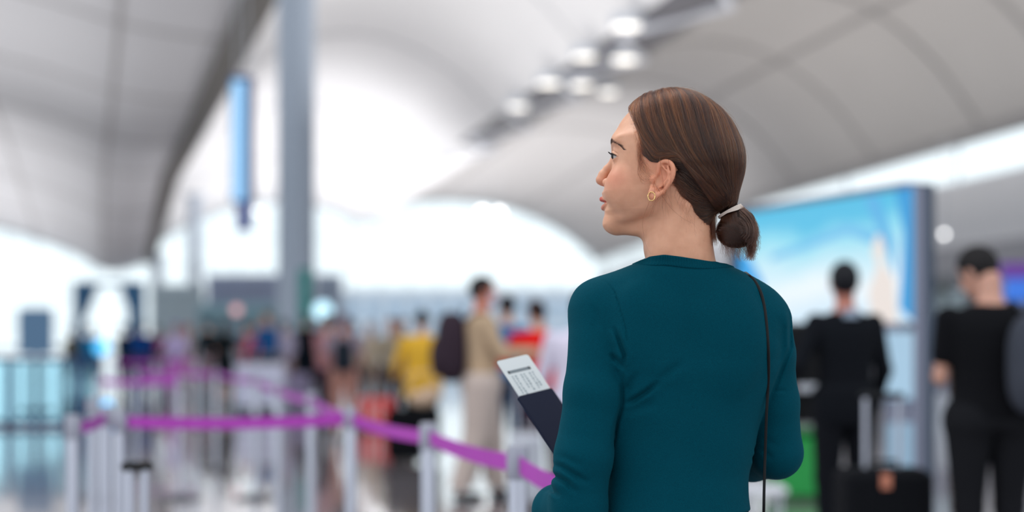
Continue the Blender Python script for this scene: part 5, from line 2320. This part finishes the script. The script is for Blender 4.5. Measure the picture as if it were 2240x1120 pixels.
def traveller(px, D, height, yaw, label, shirt, pants, hair_c, sleeve='long', arms=((20, 12, 10, 5), (20, 12, 10, 5)), skin_c=(206, 158, 134), hem=.92, long_hair=False, stride=.0, girth=1.0, lean=0.0, baggy=0.0, mask=False, coat=None, shorts=False, skirt=False, head_turn=0.0, tilt=0.0, res=None, shirt_m=None, shoes_c=(26, 28, 34),  mask_c=(214, 206, 224)):
    """yaw: direction the person faces, degrees; 0 = away from the camera, 90 = to the picture's left
    arms: per side (forward deg, outward deg, elbow bend deg, inward deg)"""
    x0, y0 = px2x(px, D), D
    s = height / 1.75
    a = math.radians(yaw)
    fx, fy = -math.sin(a), math.cos(a)        # facing
    rx, ry = math.cos(a), math.sin(a)         # to the person's right
    root = empty('person', (x0, y0, 0), label, 'person')
    h = res or (0.0085 if D < 13 else 0.012 if D < 20 else 0.018)
    ln = math.radians(lean)

    def loc(X, Y, Z):
        dx, dy = X - x0, Y - y0
        u = (dx * rx + dy * ry) / s
        v = (dx * fx + dy * fy) / s
        w = Z / s
        k = np.maximum(w - .95, 0)
        return u, v - k * math.tan(ln), w

    def pt(u, v, w):
        v = v + max(w - .95, 0) * math.tan(ln)
        return (x0 + (u * rx + v * fx) * s, y0 + (u * ry + v * fy) * s, w * s)
    ht = math.radians(head_turn)
    hc_, hs_ = math.cos(ht), math.sin(ht)
    tl = math.radians(tilt)

    def headloc(u, v, w):
        uu, vv = u, v - .02
        u2 = uu * hc_ + vv * hs_
        v2 = -uu * hs_ + vv * hc_
        w2 = w - 1.50
        v3 = v2 * math.cos(tl) + w2 * math.sin(tl)
        w3 = -v2 * math.sin(tl) + w2 * math.cos(tl)
        return u2, v3, w3 + 1.50

    def f_hd(u, v, w):
        u, v, w = headloc(u, v, w)
        f = ell(u, v, w, (0, -.005, 1.655), (.074, .094, .098))
        f = smin(f, ell(u, v, w, (0, .025, 1.59), (.056, .068, .075)), .03)
        f = smin(f, ell(u, v, w, (0, .062, 1.548), (.022, .022, .018)), .02)
        f = smin(f, seg(u, v, w, (0, .086, 1.640), (0, .108, 1.607), .008, .013), .012)
        f = smin(f, ell(u, v, w, (0, .088, 1.572), (.024, .012, .010)), .008)
        f = smax(f, -ell(np.abs(u), v, w, (.031, .098, 1.640), (.016, .014, .010)), .012)
        f = smin(f, ell(np.abs(u), v, w, (.076, -.005, 1.625), (.008, .018, .031)), .006)
        return f
    gw = girth
    zt_ = [.88, .95, 1.05, 1.15, 1.25, 1.34, 1.40, 1.44, 1.48]
    wt_ = np.array([.165, .165, .150, .150, .165, .178, .172, .130, .06]) * gw
    dt_ = np.array([.115, .112, .105, .108, .115, .112, .095, .075, .055]) * gw

    def f_tor(u, v, w, g=0):
        hw = np.interp(w, zt_, wt_) + g
        bd = np.interp(w, zt_, dt_) + g
        q = ((np.abs(u) / hw) ** 2.3 + (np.abs(v) / bd) ** 2.3) ** (1 / 2.3)
        f = (q - 1) * np.minimum(hw, bd) * .9
        return smax(smax(f, w - 1.47, .03), .86 - w, .05)
    armpts = []
    for i, sd in enumerate((-1, 1)):
        fw, ou, eb, inn = [math.radians(q) for q in arms[i]]
        S_ = np.array([sd * .178 * gw, 0, 1.395])
        d = np.array([sd * math.sin(ou), math.sin(fw) * math.cos(ou), -math.cos(fw) * math.cos(ou)])
        E_ = S_ + d * .285
        d2 = np.array([-sd * math.sin(inn), math.sin(fw + eb) * math.cos(inn), -math.cos(fw + eb) * math.cos(inn)])
        W_ = E_ + d2 * .245
        armpts.append((S_, E_, W_, d2))

    def f_arm(u, v, w, g=0, cut=1.0):
        f = None
        for S_, E_, W_, _ in armpts:
            c = seg(u, v, w, S_, E_, .052 + g, .040 + g)
            if cut > .99:
                c = smin(c, seg(u, v, w, E_, W_, .040 + g, .027 + g), .02)
            f = c if f is None else np.minimum(f, c)
        return f
    legs = []
    for sd, st_ in ((-1, stride), (1, -stride)):
        Hh = np.array([sd * .092 * gw, 0, .90])
        K = np.array([sd * .10, st_ * .30 + .02, .49])
        A = np.array([sd * .105, st_ * .62 - (.04 if st_ < 0 else 0), .085])
        legs.append((Hh, K, A))

    def f_leg(u, v, w, g=0, cut=0.0):
        f = None
        for Hh, K, A in legs:
            c = smin(seg(u, v, w, Hh, K, .088 * gw + g, .058 + g), seg(u, v, w, K, A, .058 + g, .038 + g), .02)
            f = c if f is None else smin(f, c, .012)
        return f

    def f_ft(u, v, w, g=0):
        f = None
        for Hh, K, A in legs:
            c = seg(u, v, w, (A[0], A[1] - .02, .04), (A[0] * 1.08, A[1] + .16, .030), .036 + g, .030 + g)
            f = c if f is None else np.minimum(f, c)
        return smax(f, .003 - w, .005)
    hands = []
    for (S_, E_, W_, d2), left in zip(armpts, (True, False)):
        nrm = np.array([-.7 if left else .7, .2, .5])
        if abs(nrm.dot(d2)) > .9:
            nrm = np.array([0, 1.0, .2])
        hands.append(hand_pts(W_, d2, nrm, left, (.35, .5, .35), .10, .95, .5))

    def f_all(X, Y, Z):
        u, v, w = loc(X, Y, Z)
        f = smin(f_hd(u, v, w), seg(u, v, w, (0, -.01, 1.42), (0, .005, 1.58), .058, .052), .025)
        f = smin(f, f_tor(u, v, w, -.010), .05)
        f = smin(f, f_arm(u, v, w, -.004), .02)
        f = smin(f, f_leg(u, v, w, -.008), .03)
        f = smin(f, f_ft(u, v, w, -.008), .02)
        for hd in hands:
            W_ = hd[0][0][0]
            near = (np.abs(u - W_[0]) < .3) & (np.abs(v - W_[1]) < .3) & (np.abs(w - W_[2]) < .3)
            if near.any():
                fn2 = smin(f[near], f_hand(u[near], v[near], w[near], hd), .008)
                f = f.copy()
                f[near] = fn2
        return f * s
    R_ = .75 * s
    lo, hi = (x0 - R_, y0 - R_, -.02), (x0 + R_, y0 + R_, 1.80 * s)
    V, Q = surf(f_all, lo, hi, h, 1)
    b = mesh_np('body', V, Q, skin, root)
    u, v, w = loc(V[:, 0], V[:, 1], V[:, 2])
    hu, hv, hw_ = headloc(u, v, w)
    C = np.tile(np.array(srgb(*skin_c)[:3]), (len(V), 1))
    eye = (((np.abs(hu) - .031) / .012) ** 2 + ((hw_ - 1.640) / .006) ** 2 < 1) & (hv > .05)
    lip = ((hu / .024) ** 2 + ((hw_ - 1.572) / .008) ** 2 < 1) & (hv > .06)
    brow = (((np.abs(hu) - .031) / .018) ** 2 + ((hw_ - 1.662) / .005) ** 2 < 1) & (hv > .05)
    C[eye | brow] = srgb(36, 26, 24)[:3]
    C[lip] = srgb(176, 84, 78)[:3]
    ca_ = b.data.color_attributes.new('tint', 'FLOAT_COLOR', 'POINT')
    ca_.data.foreach_set('color', np.concatenate([C, np.ones((len(C), 1))], 1).astype(np.float32).ravel())

    def wrap(fn):
        return lambda X, Y, Z: fn(*loc(X, Y, Z)) * s

    # shirt
    def f_sh(u, v, w):
        t = f_tor(u, v, w, .010)
        bot = hem
        t2 = t
        if hem < .86 or coat:
            hw = np.interp(w, [.3, .9], [.22, .18]) * gw
            q = ((np.abs(u) / hw) ** 2.3 + (np.abs(v) / (hw * .68)) ** 2.3) ** (1 / 2.3)
            t2 = smin(t, smax((q - 1) * hw * .6, w - 1.0, .02), .05)
        t2 = smax(t2, bot - w, .006)
        if sleeve == 'long':
            a_ = f_arm(u, v, w, .010)
        else:
            a_ = None
            for S_, E_, W_, _ in armpts:
                c = seg(u, v, w, S_, S_ + (E_ - S_) * .62, .062, .056)
                a_ = c if a_ is None else np.minimum(a_, c)
        f = smin(t2, a_, .03)
        return smax(f, -seg(u, v, w, (0, 0, 1.47), (0, .01, 1.62), .066, .07), .01)
    m_s = shirt_m or mat('cloth_%d_%d_%d' % shirt, srgb(*shirt), .85, noise=.08, nscale=12, spec=.10)
    V, Q = surf(wrap(f_sh), lo, (hi[0], hi[1], 1.56 * s), h, 1)
    so = mesh_np('coat' if coat else 'shirt', V, Q, m_s, root)
    # legs
    kz = .50 if shorts else .10

    def f_tr(u, v, w):
        f = smin(f_leg(u, v, w, .016 + baggy), smax(f_tor(u, v, w, .004), np.maximum(w - 1.0, .82 - w), .02), .05)
        if skirt:
            hw = np.interp(w, [.45, .9], [.24, .17])
            q = ((np.abs(u) / hw) ** 2.2 + (np.abs(v) / (hw * .7)) ** 2.2) ** (1 / 2.2)
            f = smin(f, (q - 1) * hw * .6, .02)
        return smax(smax(f, w - 1.0, .01), (.5 if skirt else kz) - w, .01)
    V, Q = surf(wrap(f_tr), lo, (hi[0], hi[1], 1.10 * s), h, 1)
    mesh_np('skirt' if skirt else 'trousers', V, Q, mat('cloth_%d_%d_%d' % pants, srgb(*pants), .85, noise=.08, nscale=12, spec=.10), root)
    for sd in (-1, 1):
        V, Q = surf(wrap(lambda u, v, w: np.maximum(f_ft(u, v, w), -sd * u + .004)), lo, (hi[0], hi[1], .2), h * .8, 1)
        mesh_np('shoe', V, Q, mat('shoe_%d_%d_%d' % shoes_c, srgb(*shoes_c), .5), root)

    # hair
    def f_hr(u, v, w):
        u, v, w = headloc(u, v, w)
        f = ell(u, v, w, (0, -.012, 1.663), (.086, .107, .106))
        cut = (v - .045) - np.maximum(w - 1.675, 0) * 1.3
        f = smax(f, cut, .012)
        f = smax(f, (1.60 if not long_hair else 1.5) - w + np.clip(v, -.1, 1) * .55, .015)
        f = smax(f, -ell(np.abs(u), v, w, (.088, .01, 1.622), (.022, .032, .036)), .006)
        if long_hair:
            f = smin(f, smax(ell(u, v, w, (0, -.045, 1.52), (.085, .055, .16)), v - .02, .02), .03)
        return f
    V, Q = surf(wrap(f_hr), (x0 - .35 * s, y0 - .45 * s, 1.25 * s), (x0 + .35 * s, y0 + .45 * s, 1.80 * s), h * .8, 1)
    mesh_np('hair', V, Q, mat('hair_%d_%d_%d' % hair_c, srgb(*hair_c), .6, spec=.2), root)
    if mask:
        def f_mk(u, v, w):
            u, v, w = headloc(u, v, w)
            f = ell(u, v, w, (0, .03, 1.588), (.064, .082, .054))
            return smax(f, .035 - v, .005)
        V, Q = surf(wrap(f_mk), (x0 - .35 * s, y0 - .35 * s, 1.4 * s), (x0 + .35 * s, y0 + .35 * s, 1.75 * s), h * .8, 1)
        mesh_np('face_mask', V, Q, mat('mask_%d_%d_%d' % mask_c, srgb(*mask_c), .8), root)
    return root, pt, loc, s, armpts


def backpack(T, label, c, w_=.30, h_=.46, d_=.17, z=1.18, name='backpack', off=0.0):
    root, pt, loc, s, _ = T

    def f_b(X, Y, Z):
        u, v, w = loc(X, Y, Z)
        u = u - off
        q = ((np.abs(u) / (w_ / 2)) ** 3 + (np.abs(v + .115 + d_ / 2) / (d_ / 2)) ** 3 + (np.abs(w - z) / (h_ / 2)) ** 3) ** (1 / 3)
        f = (q - 1) * d_ / 2
        f = smin(f, ell(u, v, w, (0, -.115 - d_, z - .08), (w_ * .36, .05, h_ * .28)), .02)
        return f * s
    o = pt(0, 0, 0)
    V, Q = surf(f_b, (o[0] - .6, o[1] - .6, .5 * s), (o[0] + .6, o[1] + .6, 1.7 * s), .012, 1)
    t_ = empty(name, pt(0, -.2, z - h_ / 2), label, name)
    m = mat('pack_%d_%d_%d' % c, srgb(*c), .8, noise=.15, nscale=30, spec=.15)
    mesh_np('pack_body', V, Q, m, t_)
    for sd in ((-1, 1) if not off else (1,)):
        mb = MB()
        mb.tube(spline([pt(sd * .09 + off * .6, -.13, z + h_ * .36), pt(sd * .105, -.05, 1.468), pt(sd * .11, .03, 1.455), pt(sd * .125, .125, 1.30), pt(sd * .14, .10, 1.12), pt(sd * .13 + off * .5, -.13, z - h_ * .35)], 24), .020, 8, flat=.4)
        mb.build('shoulder_strap', m, t_, smooth=True)
    mb = MB()
    mb.tube(spline([pt(off - .03, -.14, z + h_ * .48), pt(off - .02, -.14, z + h_ * .48 + .04), pt(off + .02, -.14, z + h_ * .48 + .04), pt(off + .03, -.14, z + h_ * .48)], 10), .009, 8)
    mb.build('top_handle', m, t_, smooth=True)
    return t_


def at_hand(T, side, name, label, c, size):
    """small thing held in a hand"""
    root, pt, loc, s, ap = T
    S_, E_, W_, d2 = ap[side]
    p = W_ + d2 * .095
    mb = MB()
    q = pt(*p)
    mb.box(q, size, .3, .006)
    o = mb.build(name, mat('held_%d_%d_%d' % c, srgb(*c), .4), None)
    props(o, label, name.replace('_', ' '))
    return o


BK = (26, 22, 22)
# man in the black suit, back turned
T = traveller(1848, 8.3, 1.73, 8, 'person in a black suit jacket seen from behind, standing before the backlit billboard', (15, 18, 24), (17, 19, 25), (20, 22, 28), arms=((-14, 28, 80, 8), (4, 14, 20, 4)), hem=.80, coat=True, head_turn=-12, tilt=6, skin_c=(186, 122, 106))
mb = MB()
mb.box(T[1](0, -.10, 1.452), (.09, .012, .05), 0, .005)
mb.build('shirt_collar', mat('pale_collar', srgb(150, 166, 186), .7), T[0])
# man in the black tee with a grey backpack
T = traveller(2166, 6.8, 1.735, 2, 'person in a black t-shirt with a grey backpack at the right edge, looking down', (13, 14, 18), (22, 23, 27), (22, 20, 22), sleeve='short', arms=((10, 4, 112, 28), (22, 8, 80, 22)), head_turn=38, tilt=-26, skin_c=(196, 150, 132), girth=1.15)
backpack(T, 'dark grey backpack on the back of the person in the black t-shirt', (58, 62, 72), w_=.28, h_=.48, d_=.18, z=1.18, off=.15)
at_hand(T, 0, 'mobile_phone', 'blue phone held by the person in the black t-shirt', (50, 90, 170), (.075, .012, .15))
# tan man, facing right
T = traveller(1052, 11.5, 1.79, -82, 'person in a tan shirt and khaki trousers standing side-on, wearing a pale face mask', (190, 164, 136), (196, 180, 172), (30, 26, 26), arms=((26, 8, 70, 4), (30, 8, 62, 6)), mask=True, baggy=.035, stride=.22, girth=1.2, hem=.90, skin_c=(214, 140, 118))
backpack(T, 'large dark plum backpack worn by the person in the tan shirt', (52, 40, 50), w_=.38, h_=.56, d_=.24, z=1.20)
# yellow
traveller(924, 15.5, 1.60, 20, 'person in a bright yellow top with black trousers in the middle of the queue', (226, 176, 60), (22, 28, 34), BK, arms=((15, 14, 40, 4), (18, 10, 50, 10)), girth=1.25, hem=.74, long_hair=False)
# blue shirt behind tan man
traveller(1110, 14.0, 1.72, 20, 'person in a blue shirt and dark jeans directly behind the tan shirt', (20, 108, 160), (22, 52, 82), (34, 30, 34), sleeve='short', arms=((30, 10, 60, 10), (30, 10, 60, 10)))
# red
traveller(1192, 12.4, 1.63, 28, 'person in a red top leaning forward, seen above the boarding pass', (222, 26, 24), (70, 40, 50), (44, 26, 24), arms=((35, 10, 50, 4), (40, 14, 50, 6)), lean=12, girth=1.4)
# white
traveller(1274, 10.2, 1.62, 10, 'person in a white shirt mostly hidden behind the woman\'s left arm', (214, 208, 226), (200, 196, 214), BK, arms=((12, 12, 20, 4), (10, 12, 20, 4)), girth=1.35)
# brown-haired pair behind the red suitcase
traveller(856, 22.0, 1.62, 170, 'person with reddish brown hair behind the red suitcase, beside the yellow top', (150, 138, 120), (70, 66, 70), (88, 44, 36), long_hair=True)
traveller(880, 24.5, 1.66, 140, 'person in an olive jacket close behind the yellow top', (74, 76, 52), (44, 44, 48), (74, 50, 42))
traveller(812, 25.5, 1.60, 160, 'person in a sand coloured top behind the red suitcase', (176, 160, 142), (120, 104, 96), (90, 48, 40), long_hair=True)
# shorts
T = traveller(752, 18.6, 1.62, 5, 'person in a lilac grey t-shirt and shorts, right of the big column', (150, 136, 150), (176, 128, 116), (120, 100, 110), sleeve='short', shorts=True, arms=((20, 16, 50, 10), (20, 16, 50, 10)), skin_c=(196, 134, 116))
backpack(T, 'black backpack worn by the person in shorts', (26, 34, 44), w_=.28, h_=.44, d_=.18, z=1.16)
traveller(716, 20.5, 1.66, -30, 'person in a dusty rose shirt between the long black coat and the shorts', (158, 112, 118), (60, 44, 54), (60, 48, 52), girth=1.1, sleeve='short')
traveller(774, 30.0, 1.68, 10, 'person in a dark blue top far back behind the person in shorts', (22, 38, 110), (40, 46, 60), (30, 34, 60))
# black coat
traveller(669, 31.0, 1.84, 0, 'person in a long black coat standing in front of the big column', (9, 18, 28), (12, 22, 34), (22, 18, 20), coat=True, hem=.36, girth=1.25, arms=((4, 8, 8, 2), (4, 8, 8, 2)))
# grey white
traveller(622, 28.0, 1.68, 20, 'person in a pale lilac shirt right of the loaded luggage trolley', (184, 176, 200), (150, 124, 124), (46, 36, 36), arms=((20, 10, 40, 4), (20, 10, 40, 4)))
# blue and pink at the trolley
traveller(586, 27.6, 1.84, 150, 'person with dark hair and blue jacket behind the luggage trolley', (30, 84, 140), (40, 58, 62), (34, 28, 26))
traveller(562, 28.6, 1.62, 175, 'person in a coral pink top behind the luggage trolley', (206, 96, 112), (60, 66, 76), (150, 96, 80), long_hair=True)
traveller(538, 30.0, 1.66, -40, 'person in a grey mauve jacket between the trolley and the black dress', (112, 104, 128), (70, 66, 84), (80, 60, 60))
# black dress
traveller(492, 27.0, 1.66, -10, 'person with brown hair in a black dress, bare legs, left of the luggage trolley', (14, 22, 26), (14, 22, 26), (70, 46, 42), long_hair=True, skirt=True, sleeve='short', arms=((26, 14, 60, 10), (26, 14, 60, 10)), skin_c=(206, 150, 128))
traveller(455, 30.0, 1.74, 30, 'person in dark clothes left of the black dress', (22, 34, 40), (150, 130, 138), (20, 22, 24))
# pink and lilac
T = traveller(386, 29.5, 1.62, 175, 'person in a pale lilac top and pink trousers near the pale check-in island', (186, 172, 214), (190, 112, 184), (98, 62, 160), long_hair=True, arms=((24, 14, 60, 14), (24, 14, 60, 14)), shoes_c=(60, 60, 80))
traveller(412, 33.0, 1.64, 100, 'person in a beige coat right behind the lilac top', (190, 172, 176), (176, 140, 140), (150, 70, 64), hem=.6, coat=True)
# navy people
traveller(312, 34.0, 1.70, 20, 'person in a bright navy jacket under the right leg of the teal gantry', (12, 62, 128), (70, 60, 96), (14, 30, 54), girth=1.25)
traveller(272, 35.0, 1.66, -20, 'person in a blackish blue coat left of the bright navy jacket', (14, 30, 48), (70, 50, 60), (12, 24, 40), girth=1.2, coat=True, hem=.7)
traveller(345, 40.0, 1.66, 10, 'person in a brick red top far back behind the queue on the left', (140, 70, 90), (60, 60, 70), (60, 40, 40), girth=1.2)
traveller(196, 38.0, 1.66, 10, 'person in a teal blue top below the left leg of the gantry', (20, 110, 160), (20, 60, 90), (40, 50, 60), girth=1.2)
traveller(158, 40.0, 1.6, 10, 'person in an olive brown top beside the glass barrier', (96, 90, 70), (60, 60, 70), (60, 50, 46), girth=1.1)
